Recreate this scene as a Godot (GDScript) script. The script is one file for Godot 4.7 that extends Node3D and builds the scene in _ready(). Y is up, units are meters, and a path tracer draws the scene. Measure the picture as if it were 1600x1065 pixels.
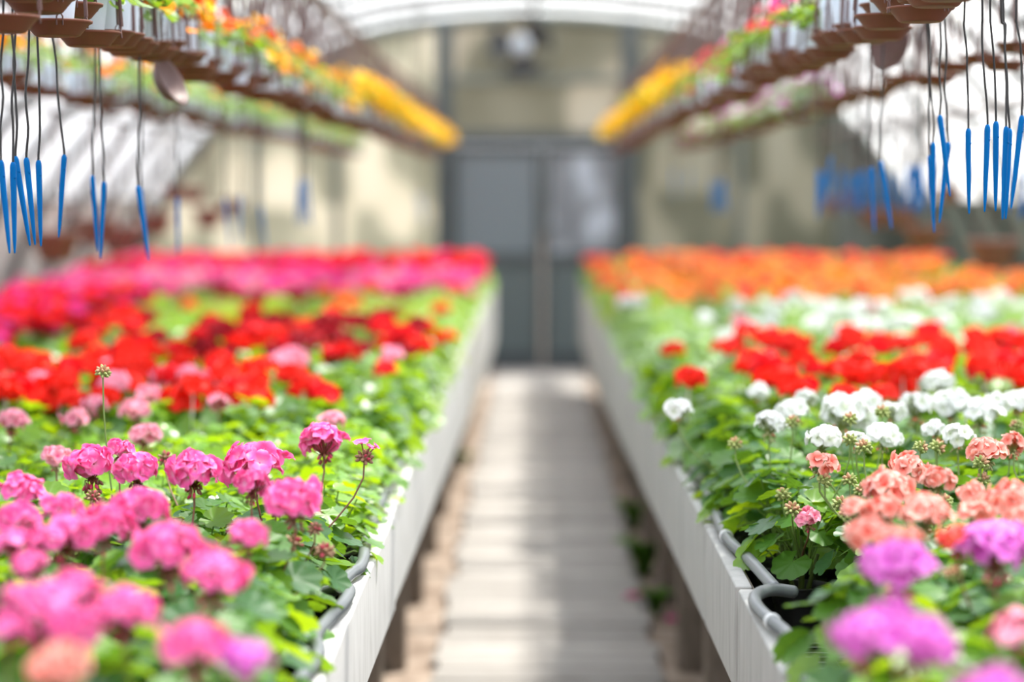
extends Node3D
# A tunnel greenhouse: two long benches of geraniums, a plank path, rows of hanging baskets, an end wall with a double door.
# x to the right, y up, the path runs along -z. Metres.

const F := 3778.0          # focal length in pixels of the 1600 wide frame
const EYE := 1.5
const LEFT_EDGE := -0.286  # aisle faces of the two benches
const RIGHT_EDGE := 0.334
const RIM := 0.84          # top of the bench boards
const DECK := 0.70         # bench floor the pots stand on
const END_Z := -19.9       # the end wall
const BENCH_END := 17.6
const GOLDEN := 2.399963

var rng := RandomNumberGenerator.new()
var M := {}
var lib := {}
var count := {}

# ------------------------------------------------------------------ mesh building
class Shape:
	var v := PackedVector3Array()
	var c := PackedColorArray()
	var ix := PackedInt32Array()
	var col := Color.WHITE
	func pt(p: Vector3) -> int:
		v.append(p)
		c.append(col)
		return v.size() - 1
	func tri(a: int, b: int, d: int) -> void:
		ix.append(a)
		ix.append(b)
		ix.append(d)
	func quad(a: int, b: int, d: int, e: int) -> void:
		tri(a, b, d)
		tri(a, d, e)
	func face(a: Vector3, b: Vector3, d: Vector3, e: Vector3) -> void:
		quad(pt(a), pt(b), pt(d), pt(e))
	func tube(path: Array, radii: Array, sides := 6, caps := true) -> void:
		var n := path.size()
		var t0: Vector3 = (path[1] - path[0]).normalized()
		var u := t0.cross(Vector3(0.31, 0.17, 0.93)).normalized()
		var first := v.size()
		for k in n:
			var t: Vector3 = (path[mini(k + 1, n - 1)] - path[maxi(k - 1, 0)]).normalized()
			u = (u - t * u.dot(t)).normalized()
			var w := u.cross(t)
			var r: float = radii[mini(k, radii.size() - 1)]
			for j in sides:
				var a := TAU * j / sides
				pt(path[k] + (u * cos(a) + w * sin(a)) * r)
		for k in n - 1:
			for j in sides:
				var j2 := (j + 1) % sides
				quad(first + k * sides + j, first + k * sides + j2, first + (k + 1) * sides + j2, first + (k + 1) * sides + j)
		if caps:
			for e in 2:
				var k: int = 0 if e == 0 else n - 1
				var m := pt(path[k])
				for j in sides:
					var j2 := (j + 1) % sides
					if e == 0:
						tri(m, first + j2, first + j)
					else:
						tri(m, first + k * sides + j, first + k * sides + j2)
	func lathe(profile: Array, segs := 20, at := Transform3D()) -> void:
		var first := v.size()
		for p in profile:
			for j in segs:
				var a := TAU * j / segs
				pt(at * Vector3(cos(a) * p[0], p[1], sin(a) * p[0]))
		for k in profile.size() - 1:
			for j in segs:
				var j2 := (j + 1) % segs
				quad(first + k * segs + j, first + k * segs + j2, first + (k + 1) * segs + j2, first + (k + 1) * segs + j)
	func ball(at: Vector3, axis: Vector3, r: float, long: float, segs := 6) -> void:
		var y := axis.normalized()
		var x := y.cross(Vector3(0.3, 0.2, 0.9)).normalized()
		var b := Transform3D(Basis(x, y, x.cross(y)), at)
		lathe([[0.0, -long], [r * 0.75, -long * 0.6], [r, 0.0], [r * 0.7, long * 0.65], [0.0, long]], segs, b)
	func box(lo: Vector3, hi: Vector3, bevel := 0.004, at := Transform3D()) -> void:
		var mid := (lo + hi) / 2
		var h := (hi - lo) / 2
		var began := ix.size()
		var id := {}
		for sx in [-1, 1]:
			for sy in [-1, 1]:
				for sz in [-1, 1]:
					for ax in 3:
						var p := Vector3(h.x * sx, h.y * sy, h.z * sz)
						for o in 3:
							if o != ax:
								p[o] -= bevel * signf(p[o])
						id[[sx, sy, sz, ax]] = pt(at * (mid + p))
		for ax in 3:
			for s in [-1, 1]:
				var q := []
				for k in [[-1, -1], [1, -1], [1, 1], [-1, 1]]:
					var key := [0, 0, 0, ax]
					key[ax] = s
					key[(ax + 1) % 3] = k[0]
					key[(ax + 2) % 3] = k[1]
					q.append(id[key])
				if s > 0:
					quad(q[0], q[3], q[2], q[1])
				else:
					quad(q[0], q[1], q[2], q[3])
		for ax in 3:          # the twelve bevels: along axis ax, between faces b and d
			var b := (ax + 1) % 3
			var d := (ax + 2) % 3
			for s1 in [-1, 1]:
				for s2 in [-1, 1]:
					var q := []
					for e in [[-1, b], [1, b], [1, d], [-1, d]]:
						var key := [0, 0, 0, e[1]]
						key[ax] = e[0]
						key[b] = s1
						key[d] = s2
						q.append(id[key])
					if s1 * s2 > 0:
						quad(q[0], q[3], q[2], q[1])
					else:
						quad(q[0], q[1], q[2], q[3])
		for sx in [-1, 1]:
			for sy in [-1, 1]:
				for sz in [-1, 1]:
					var a: int = id[[sx, sy, sz, 0]]
					var b2: int = id[[sx, sy, sz, 1]]
					var d2: int = id[[sx, sy, sz, 2]]
					tri(a, b2, d2)
		var centre := at * mid
		for k in range(began, ix.size(), 3):      # turn every face outwards
			var p0 := v[ix[k]]
			var p1 := v[ix[k + 1]]
			var p2 := v[ix[k + 2]]
			var away := (p0 + p1 + p2) / 3.0 - centre
			var inner := at.affine_inverse() * (centre + away) - mid
			var n0 := at.basis.inverse() * (p2 - p0).cross(p1 - p0)
			var out := Vector3(maxf(absf(inner.x) - h.x + 2 * bevel, 0) * signf(inner.x), maxf(absf(inner.y) - h.y + 2 * bevel, 0) * signf(inner.y), maxf(absf(inner.z) - h.z + 2 * bevel, 0) * signf(inner.z))
			if n0.dot(out) < 0:
				var w := ix[k + 1]
				ix[k + 1] = ix[k + 2]
				ix[k + 2] = w
	func add(o: Shape, at: Transform3D) -> void:
		var first := v.size()
		for k in o.v.size():
			v.append(at * o.v[k])
			c.append(o.c[k])
		for k in o.ix:
			ix.append(first + k)
	func done(colored := false) -> ArrayMesh:
		var n := PackedVector3Array()
		n.resize(v.size())
		for k in range(0, ix.size(), 3):
			var a := ix[k]
			var b := ix[k + 1]
			var d := ix[k + 2]
			var m := (v[d] - v[a]).cross(v[b] - v[a])
			n[a] += m
			n[b] += m
			n[d] += m
		for k in n.size():
			n[k] = n[k].normalized() if n[k].length_squared() > 1e-24 else Vector3.UP
		var arr := []
		arr.resize(Mesh.ARRAY_MAX)
		arr[Mesh.ARRAY_VERTEX] = v
		arr[Mesh.ARRAY_NORMAL] = n
		if colored:
			arr[Mesh.ARRAY_COLOR] = c
		arr[Mesh.ARRAY_INDEX] = ix
		var mesh := ArrayMesh.new()
		mesh.add_surface_from_arrays(Mesh.PRIMITIVE_TRIANGLES, arr)
		return mesh

func lin(r: float, g: float, b: float) -> Color:
	return Color(r, g, b).linear_to_srgb()

func mat(color: Color, rough := 0.6, spec := 0.5, back := Color.BLACK, metal := 0.0) -> StandardMaterial3D:
	var m := StandardMaterial3D.new()
	m.albedo_color = color
	m.roughness = rough
	m.metallic_specular = spec
	m.metallic = metal
	if back != Color.BLACK:
		m.backlight_enabled = true
		m.backlight = back.linear_to_srgb()
	m.cull_mode = BaseMaterial3D.CULL_DISABLED
	return m

func noise_texture(freq: float, stops: Array, octaves := 4, seed_ := 1, size := 512, cells := false) -> NoiseTexture2D:
	var n := FastNoiseLite.new()
	n.seed = seed_
	n.noise_type = FastNoiseLite.TYPE_CELLULAR if cells else FastNoiseLite.TYPE_SIMPLEX_SMOOTH
	n.frequency = freq
	n.fractal_octaves = octaves
	var g := Gradient.new()
	g.offsets = PackedFloat32Array(stops.map(func(s): return s[0]))
	g.colors = PackedColorArray(stops.map(func(s): return s[1]))
	var t := NoiseTexture2D.new()
	t.width = size
	t.height = size
	t.seamless = true
	t.noise = n
	t.color_ramp = g
	return t

func textured(m: StandardMaterial3D, t: Texture2D, scale_: Vector3, world := true) -> StandardMaterial3D:
	m.albedo_texture = t
	m.uv1_triplanar = true
	m.uv1_world_triplanar = world
	m.uv1_scale = scale_
	return m

# ------------------------------------------------------------------ nodes
func numbered(called: String) -> String:
	var k: int = count.get(called, 0)
	count[called] = k + 1
	return called if k == 0 else "%s_%03d" % [called, k]

func part(called: String, mesh: Mesh, m: Material, parent: Node, at := Transform3D()) -> MeshInstance3D:
	var o := MeshInstance3D.new()
	o.name = called
	o.mesh = mesh
	o.material_override = m
	o.transform = at
	parent.add_child(o, true)
	return o

func tag(o: Node, label: String, category := "", group := "", kind := "") -> Node:
	if label:
		o.set_meta("label", label)
	if category:
		o.set_meta("category", category)
	if group:
		o.set_meta("group", group)
	if kind:
		o.set_meta("kind", kind)
	return o

func thing(called: String, at := Vector3.ZERO, turn := 0.0) -> Node3D:
	var o := Node3D.new()
	o.name = numbered(called)
	o.position = at
	o.rotation.y = turn
	add_child(o)
	return o

func solo(called: String, mesh: Mesh, m: Material, at := Transform3D()) -> MeshInstance3D:
	var o := MeshInstance3D.new()
	o.name = numbered(called)
	o.mesh = mesh
	o.material_override = m
	o.transform = at
	add_child(o)
	return o

func seen_at(x: float, y: float, height: float) -> Vector3:    # the point at that height along the line of sight
	var s := (y - 295.0) / (EYE - height)
	return Vector3((x - 835.0) / s, height, -F / s)

func at_depth(x: float, y: float, z: float) -> Vector3:
	return Vector3((x - 835.0) * z / F, EYE - (y - 295.0) * z / F, -z)

func facing(up: Vector3, tip: Vector3) -> Basis:              # y along up, x towards tip
	var y := up.normalized()
	var x := (tip - y * tip.dot(y)).normalized()
	return Basis(x, y, x.cross(y))

# ------------------------------------------------------------------ setting up
func _ready() -> void:
	rng.seed = 20240611
	var cam := Camera3D.new()
	cam.name = "camera"
	add_child(cam)
	var lens := CameraAttributesPhysical.new()
	lens.frustum_focal_length = 85.15
	lens.frustum_focus_distance = 4.08
	lens.frustum_near = 0.1
	lens.frustum_far = 200.0
	lens.exposure_aperture = 1.75
	cam.attributes = lens
	cam.fov = 16.044
	cam.position = Vector3(0, EYE, 0)
	cam.rotation = Vector3(-atan(237.5 / F), atan(35.0 / F), 0)
	cam.current = true
	var we := WorldEnvironment.new()
	we.name = "environment"
	var env := Environment.new()
	env.tonemap_mode = Environment.TONE_MAPPER_LINEAR
	env.tonemap_exposure = 1.26
	env.background_mode = Environment.BG_SKY
	var sky := Sky.new()
	var sm := ProceduralSkyMaterial.new()
	sm.sky_top_color = Color(0.70, 0.82, 1.0)
	sm.sky_horizon_color = Color(0.97, 0.98, 1.0)
	sm.ground_horizon_color = Color(0.6, 0.58, 0.52)
	sm.ground_bottom_color = Color(0.4, 0.38, 0.33)
	sm.sky_curve = 0.2
	sm.sky_energy_multiplier = 0.95
	sm.sun_angle_max = 0.0
	sky.sky_material = sm
	env.sky = sky
	env.sdfgi_enabled = true
	env.ssao_enabled = true
	env.ssil_enabled = true
	we.environment = env
	add_child(we)
	var sun := DirectionalLight3D.new()
	sun.name = "sun"
	sun.light_color = Color(1.0, 0.985, 0.945)
	sun.light_energy = 4.1
	sun.light_angular_distance = 2.5
	sun.shadow_enabled = true
	sun.sky_mode = DirectionalLight3D.SKY_MODE_LIGHT_ONLY
	add_child(sun)
	sun.look_at_from_position(Vector3.ZERO, -Vector3(0.28, 0.92, -0.30), Vector3.UP)
	materials()
	tunnel()
	end_wall()
	outside()
	ground_and_path()
	bench(-1)
	bench(1)
	plant_library()
	near_plants()
	far_plants()
	hoses()
	basket_rows()
	drip_stakes()
	small_things()

func materials() -> void:
	M.plant = mat(Color.WHITE, 0.55)
	M.plant.vertex_color_use_as_albedo = true
	M.leaf = [
		mat(lin(0.050, 0.140, 0.018), 0.45, 0.38, Color(0.24, 0.40, 0.010)),
		mat(lin(0.030, 0.095, 0.028), 0.43, 0.40, Color(0.13, 0.26, 0.012)),
		mat(lin(0.100, 0.215, 0.015), 0.42, 0.5, Color(0.37, 0.52, 0.008)),
		mat(lin(0.065, 0.165, 0.030), 0.43, 0.42, Color(0.26, 0.42, 0.012)),
	]
	M.ivy = [
		mat(lin(0.105, 0.25, 0.010), 0.31, 0.55, Color(0.37, 0.58, 0.008)),
		mat(lin(0.060, 0.165, 0.018), 0.30, 0.6, Color(0.25, 0.42, 0.010)),
		mat(lin(0.145, 0.30, 0.010), 0.35, 0.5, Color(0.44, 0.62, 0.006)),
	]
	M.foliage = mat(lin(0.055, 0.145, 0.020), 0.38, 0.55, Color(0.27, 0.43, 0.010))
	M.foliage_ivy = mat(lin(0.105, 0.24, 0.012), 0.35, 0.5, Color(0.38, 0.57, 0.008))
	M.foliage_pale = mat(lin(0.17, 0.28, 0.10), 0.4, 0.5, Color(0.28, 0.42, 0.08))
	M.foliage_gold = mat(lin(0.19, 0.24, 0.012), 0.42, 0.5, Color(0.45, 0.5, 0.02))
	M.petal = mat(Color.WHITE, 0.5, 0.35, Color(0.5, 0.5, 0.5))
	M.petal.vertex_color_use_as_albedo = true
	M.bloom = {}
	var blooms := {"pink": [0.94, 0.12, 0.42], "palepink": [0.90, 0.36, 0.50], "lilac": [0.72, 0.26, 0.62], "scarlet": [0.90, 0.022, 0.010], "red": [0.86, 0.008, 0.016], "crimson": [0.34, 0.002, 0.012], "orange": [0.95, 0.36, 0.10], "coral": [0.92, 0.10, 0.07],
			"magenta": [0.85, 0.055, 0.33], "white": [0.84, 0.86, 0.85], "yellow": [0.95, 0.56, 0.01], "amber": [0.96, 0.36, 0.01], "flame": [0.93, 0.14, 0.02], "rose": [0.92, 0.16, 0.22], "violet": [0.62, 0.10, 0.56]}
	for k in blooms:
		var q: Array = blooms[k]
		M.bloom[k] = mat(lin(q[0], q[1], q[2]), 0.5, 0.3, Color(q[0] * 0.6, q[1] * 0.6, q[2] * 0.6))
	M.pot = mat(lin(0.012, 0.012, 0.013), 0.42)
	M.soil = mat(lin(0.05, 0.03, 0.02), 0.95, 0.2)
	M.saucer = mat(lin(0.17, 0.056, 0.032), 0.45, 0.4)
	M.hanger = mat(lin(0.125, 0.066, 0.062), 0.5)
	M.basket = mat(lin(0.68, 0.75, 0.82), 0.5, 0.5, Color(0.62, 0.68, 0.75))
	M.brown_bowl = mat(lin(0.19, 0.08, 0.06), 0.5)
	M.hose = mat(lin(0.13, 0.145, 0.155), 0.38)
	M.clamp = mat(lin(0.62, 0.64, 0.65), 0.4)
	M.blue = mat(lin(0.0, 0.13, 0.41), 0.45, 0.2)
	M.tube = mat(lin(0.012, 0.012, 0.014), 0.4)
	M.steel = mat(lin(0.09, 0.092, 0.09), 0.5, 0.4)
	M.frame = mat(lin(0.13, 0.15, 0.135), 0.55)
	M.dark_frame = mat(lin(0.055, 0.07, 0.075), 0.55)
	M.fan_blade = mat(lin(0.03, 0.03, 0.035), 0.5)
	M.hub = mat(lin(0.40, 0.45, 0.52), 0.45)
	M.leg = textured(mat(Color.WHITE, 0.85, 0.3), noise_texture(0.02, [[0.0, lin(0.17, 0.14, 0.11)], [1.0, lin(0.30, 0.25, 0.21)]], 4, 4), Vector3(3, 1, 3))
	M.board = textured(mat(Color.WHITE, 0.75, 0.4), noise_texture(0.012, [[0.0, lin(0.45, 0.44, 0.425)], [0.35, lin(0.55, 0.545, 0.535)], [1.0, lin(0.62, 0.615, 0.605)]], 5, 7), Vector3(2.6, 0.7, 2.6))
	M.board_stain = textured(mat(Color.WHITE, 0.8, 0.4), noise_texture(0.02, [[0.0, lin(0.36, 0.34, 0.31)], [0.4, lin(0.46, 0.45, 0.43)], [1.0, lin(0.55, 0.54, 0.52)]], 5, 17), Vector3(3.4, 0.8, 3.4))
	M.board_shaded = textured(mat(Color.WHITE, 0.8, 0.4), noise_texture(0.012, [[0.0, lin(0.29, 0.29, 0.275)], [0.35, lin(0.38, 0.38, 0.362)], [1.0, lin(0.44, 0.44, 0.422)]], 5, 27), Vector3(2.6, 0.7, 2.6))  # darker copy of the board: the right fascia's shade put into its colour
	M.deck = mat(lin(0.018, 0.017, 0.016), 0.8)
	M.wire = mat(lin(0.4, 0.4, 0.4), 0.35, 0.5, Color.BLACK, 0.6)
	M.plank = []
	for k in 3:
		var d: float = [1.0, 0.9, 0.82][k]
		M.plank.append(textured(mat(Color.WHITE, 0.85, 0.3), noise_texture(0.01, [[0.0, lin(0.27 * d, 0.24 * d, 0.215 * d)], [0.4, lin(0.41 * d, 0.38 * d, 0.355 * d)], [1.0, lin(0.50 * d, 0.475 * d, 0.45 * d)]], 5, 20 + k), Vector3(0.7, 4, 6)))
	M.earth = textured(mat(Color.WHITE, 0.95, 0.2), noise_texture(0.012, [[0.0, lin(0.17, 0.125, 0.095)], [0.45, lin(0.33, 0.255, 0.205)], [1.0, lin(0.52, 0.43, 0.355)]], 5, 31), Vector3(0.9, 0.9, 0.9))
	# polythene: smooth and thin, three quarters of the light passes straight
	M.film = mat(Color(0.96, 0.97, 0.98, 0.26), 0.2, 0.2, Color(0.75, 0.75, 0.75))
	M.film.transparency = BaseMaterial3D.TRANSPARENCY_ALPHA
	var mottle := noise_texture(0.004, [[0.0, lin(0.30, 0.30, 0.23)], [0.42, lin(0.45, 0.45, 0.37)], [0.56, lin(0.84, 0.79, 0.66)], [1.0, lin(0.95, 0.92, 0.82)]], 2, 44)  # uneven olive and cream blotches shared by the end panels
	M.panel = textured(mat(Color.WHITE, 0.5, 0.4, Color(1.0, 0.98, 0.92)), mottle, Vector3(0.55, 0.33, 0.55))
	M.panel_shaded = textured(mat(lin(0.24, 0.25, 0.24), 0.5, 0.4, Color(0.6, 0.6, 0.52)), mottle, Vector3(0.62, 0.3, 0.62))  # darker copy of the panel: outside shade on the right put into its tint
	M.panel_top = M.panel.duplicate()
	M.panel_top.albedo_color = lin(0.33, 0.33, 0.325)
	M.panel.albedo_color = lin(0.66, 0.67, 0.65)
	M.panel_dark = M.panel_shaded.duplicate()
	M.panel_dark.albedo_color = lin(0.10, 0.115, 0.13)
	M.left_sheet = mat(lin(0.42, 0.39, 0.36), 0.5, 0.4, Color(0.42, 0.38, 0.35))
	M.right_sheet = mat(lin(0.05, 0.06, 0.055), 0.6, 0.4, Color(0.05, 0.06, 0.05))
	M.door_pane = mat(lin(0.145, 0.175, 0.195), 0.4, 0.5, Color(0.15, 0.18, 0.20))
	M.door_light_patch = textured(mat(Color.WHITE, 0.4, 0.5, Color(0.5, 0.52, 0.56)), noise_texture(0.006, [[0.0, lin(0.20, 0.22, 0.245)], [0.45, lin(0.26, 0.285, 0.315)], [0.6, lin(0.47, 0.52, 0.58)], [1.0, lin(0.53, 0.58, 0.64)]], 2, 51), Vector3(0.7, 0.5, 0.7))  # pale blotches put light from outside into the right pane's colour
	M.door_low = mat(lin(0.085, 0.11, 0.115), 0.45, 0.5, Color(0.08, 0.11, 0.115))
	M.door_glass = mat(Color(0.75, 0.82, 0.88, 0.45), 0.15, 0.5)
	M.door_glass.transparency = BaseMaterial3D.TRANSPARENCY_ALPHA
	M.bark = mat(lin(0.14, 0.11, 0.08), 0.9)
	M.grass = mat(lin(0.07, 0.16, 0.02), 0.7, 0.3, Color(0.14, 0.3, 0.02))

# ------------------------------------------------------------------ the tunnel
const ARCH := [[0.0, 2.94], [0.7, 2.905], [1.39, 2.79], [2.1, 2.45], [2.71, 1.96], [3.1, 1.42], [3.34, 0.84], [3.5, 0.0]]

func arch_points(from: int, to: int, side: int, steps := 3) -> Array:
	var out := []
	for k in range(from, to):
		for s in steps + (1 if k == to - 1 else 0):
			var t := float(s) / steps
			var p := []
			for q in [k - 1, k, k + 1, k + 2]:
				if q < 0:
					p.append(Vector2(-ARCH[1][0], ARCH[1][1]))
				else:
					var w: Array = ARCH[mini(q, ARCH.size() - 1)]
					p.append(Vector2(w[0], w[1]))
			var c: Vector2 = p[1].cubic_interpolate(p[2], p[0], p[3], t)
			out.append(Vector3(c.x * side, c.y, 0))
	return out

func sheet_between(line: Array, z0: float, z1: float) -> ArrayMesh:
	var s := Shape.new()
	for p in line:
		s.pt(p + Vector3(0, 0, z0))
		s.pt(p + Vector3(0, 0, z1))
	for k in line.size() - 1:
		s.quad(2 * k, 2 * k + 1, 2 * k + 3, 2 * k + 2)
	return s.done()

func tunnel() -> void:
	var roof := thing("ceiling")
	tag(roof, "arched white film roof of the tunnel greenhouse", "", "", "structure")
	var wl := thing("wall_left")
	tag(wl, "pale film side wall behind the left bench", "", "", "structure")
	var wr := thing("wall_right")
	tag(wr, "dark sheeted side wall behind the right bench", "", "", "structure")
	var bays := 20
	var step := 1.2
	var top := arch_points(0, 5, 1)
	var low := arch_points(5, 7, 1)
	var film_r := sheet_between(top, 0, -step)
	var film_l := sheet_between(top.map(func(p): return Vector3(-p.x, p.y, p.z)), -step, 0)
	var low_r := sheet_between(low, 0, -step)
	var low_l := sheet_between(low.map(func(p): return Vector3(-p.x, p.y, p.z)), -step, 0)
	var hoop := Shape.new()
	var whole := arch_points(0, 7, -1)
	whole.reverse()
	whole.pop_back()
	whole.append_array(arch_points(0, 7, 1))
	hoop.tube(whole.map(func(p): return p * 0.99), [0.032], 8)
	var hoop_mesh := hoop.done()
	for k in bays:
		var at := Transform3D(Basis(), Vector3(0, 0, END_Z + step * (k + 1)))
		part("film_pane", film_r, M.film, roof, at)
		part("film_pane", film_l, M.film, roof, at)
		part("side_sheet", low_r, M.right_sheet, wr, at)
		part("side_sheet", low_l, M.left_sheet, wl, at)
		part("hoop", hoop_mesh, M.steel, roof, at)
	var length := step * bays
	for q in [[0.0, 2.90], [1.39, 2.745], [-1.39, 2.745], [2.69, 1.94], [-2.69, 1.94]]:
		var t := Shape.new()
		t.tube([Vector3(q[0], q[1], END_Z), Vector3(q[0], q[1], END_Z + length)], [0.018], 8)
		part("purlin", t.done(), M.steel, roof)
	for side: int in [-1, 1]:
		var t := Shape.new()
		t.tube([Vector3(3.07 * side, 1.42, END_Z), Vector3(3.07 * side, 1.42, END_Z + length)], [0.013], 8)
		part("rail", t.done(), M.steel, wl if side < 0 else wr)
	# wall behind the camera
	var front := thing("wall_front")
	tag(front, "film wall closing the tunnel behind the viewer", "", "", "structure")
	var s := Shape.new()
	var m := s.pt(Vector3(0, 0, END_Z + length))
	for p in whole:
		s.pt(p + Vector3(0, 0, END_Z + length))
	for k in whole.size() - 1:
		s.tri(m, m + k + 1, m + k + 2)
	part("film_pane", s.done(), M.film, front)

func end_wall() -> void:
	var w := thing("wall_back")
	tag(w, "end wall of mottled translucent panels between grey posts", "", "", "structure")
	var z := END_Z
	var whole := arch_points(0, 7, -1)
	whole.reverse()
	whole.pop_back()
	whole.append_array(arch_points(0, 7, 1))
	var rim := Shape.new()
	rim.tube(whole.map(func(p): return p * 0.985 + Vector3(0, 0, z + 0.03)), [0.05], 8)
	part("arch_frame", rim.done(), M.frame, w)
	# panels: columns between posts, each cut off by the arch
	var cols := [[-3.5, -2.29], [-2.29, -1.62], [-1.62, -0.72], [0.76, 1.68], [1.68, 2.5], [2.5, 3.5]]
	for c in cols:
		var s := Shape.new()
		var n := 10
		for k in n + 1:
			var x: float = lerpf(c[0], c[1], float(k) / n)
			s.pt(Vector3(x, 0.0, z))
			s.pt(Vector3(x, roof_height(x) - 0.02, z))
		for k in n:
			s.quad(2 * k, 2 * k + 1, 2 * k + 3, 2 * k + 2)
		part("panel", s.done(), M.panel if c[1] < 0 else (M.panel_shaded if c[0] < 2.4 else M.panel_dark), w)
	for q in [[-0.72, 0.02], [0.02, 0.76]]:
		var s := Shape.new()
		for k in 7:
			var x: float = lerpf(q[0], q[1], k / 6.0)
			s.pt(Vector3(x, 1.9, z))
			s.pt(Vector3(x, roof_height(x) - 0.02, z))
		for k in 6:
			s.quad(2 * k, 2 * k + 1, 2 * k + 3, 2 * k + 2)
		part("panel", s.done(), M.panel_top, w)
	for x in [-2.29, -1.62, -0.74, 0.78, 1.68, 2.5]:
		var s := Shape.new()
		var r: float = 0.07 if absf(x) < 1.0 else 0.03
		s.box(Vector3(x - r, 0, z + 0.01), Vector3(x + r, roof_height(x) - 0.03, z + 0.09), 0.006)
		part("post", s.done(), M.dark_frame if absf(x) < 1.0 else M.frame, w)
	for q in [[1.86, 1.97, -0.69, 0.73, "lintel"], [2.36, 2.42, -0.69, 0.73, "rail"], [0.85, 0.9, -3.2, -0.8, "rail"], [0.85, 0.9, 0.84, 3.2, "rail"]]:
		var s := Shape.new()
		s.box(Vector3(q[2], q[0], z + 0.012), Vector3(q[3], q[1], z + 0.07), 0.006)
		part(q[4], s.done(), M.dark_frame if q[4] == "lintel" else M.frame, w)
	# double door
	for side: int in 2:
		var x0: float = -0.685 if side == 0 else 0.07
		var x1: float = 0.065 if side == 0 else 0.725
		var d := thing("door_%d" % (side + 1))
		tag(d, "%s leaf of the grey double door in the end wall" % ["left", "right"][side], "", "", "structure")
		var fr := Shape.new()
		for b in [[x0, x0 + 0.06, 0.03, 1.85], [x1 - 0.06, x1, 0.03, 1.85], [x0 + 0.06, x1 - 0.06, 1.79, 1.85], [x0 + 0.06, x1 - 0.06, 0.88, 0.98], [x0 + 0.06, x1 - 0.06, 0.03, 0.17]]:
			fr.box(Vector3(b[0], b[2], z + 0.0), Vector3(b[1], b[3], z + 0.045), 0.005)
		part("door_frame", fr.done(), M.dark_frame, d)
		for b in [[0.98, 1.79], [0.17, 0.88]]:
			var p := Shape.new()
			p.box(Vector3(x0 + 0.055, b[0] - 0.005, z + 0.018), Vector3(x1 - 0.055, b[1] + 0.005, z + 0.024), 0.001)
			part("pane", p.done(), (M.door_pane if side == 0 else M.door_light_patch) if b[0] > 0.5 else M.door_low, d)
		var hd := Shape.new()
		var hx: float = x1 - 0.03 if side == 0 else x0 + 0.03
		hd.tube([Vector3(hx, 1.0, z + 0.05), Vector3(hx, 1.0, z + 0.09), Vector3(hx, 1.16, z + 0.09), Vector3(hx, 1.16, z + 0.05)], [0.01], 6)
		part("door_handle", hd.done(), M.steel, d)
	# the fan above the door: housing ring, three broad blades, pale motor hub
	var f := thing("ventilation_fan", Vector3(-0.11, 2.665, z + 0.06))
	tag(f, "round dark three-bladed fan with pale hub above the double door", "fan")
	var ring := Shape.new()
	var flat := Transform3D(Basis(Vector3(1, 0, 0), PI / 2), Vector3.ZERO)
	ring.lathe([[0.255, -0.05], [0.272, -0.05], [0.272, 0.06], [0.255, 0.06], [0.255, -0.05]], 40, flat)
	part("housing", ring.done(), M.frame, f)
	for a in [PI - 0.05, 0.62, -1.45]:
		var b := Shape.new()
		for k in 6:
			var t := k / 5.0
			var r := lerpf(0.06, 0.25, t)
			var half := lerpf(0.55, 0.72, t)
			for j in 7:
				var u := lerpf(-half, half, j / 6.0)
				for side: int in 2:
					b.pt(Vector3(cos(a + u) * r, sin(a + u) * r, u * 0.07 + (0.005 if side else -0.005)))
		for k in 5:
			for j in 6:
				var i0 := (k * 7 + j) * 2
				var i1 := i0 + 14
				b.quad(i0 + 1, i1 + 1, i1 + 3, i0 + 3)
				b.quad(i0, i0 + 2, i1 + 2, i1)
		part("blade", b.done(), M.fan_blade, f)
	var hub := Shape.new()
	hub.lathe([[0.0, -0.06], [0.085, -0.06], [0.085, 0.05], [0.065, 0.09], [0.0, 0.10]], 24, flat)
	part("hub", hub.done(), M.hub, f)
	var arms := Shape.new()
	for a in [0.4, 0.4 + TAU / 4, 0.4 + TAU / 2, 0.4 + 3 * TAU / 4]:
		arms.tube([Vector3(cos(a) * 0.09, sin(a) * 0.09, 0.045), Vector3(cos(a) * 0.24, sin(a) * 0.24, 0.045)], [0.006], 6)
	part("bracket", arms.done(), M.frame, f)

func roof_height(x: float) -> float:
	var a := absf(x)
	var line := arch_points(0, 7, 1)
	for k in line.size() - 1:
		if line[k + 1].x >= a:
			return lerpf(line[k].y, line[k + 1].y, clampf((a - line[k].x) / maxf(line[k + 1].x - line[k].x, 1e-5), 0, 1))
	return 0.05

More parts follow.
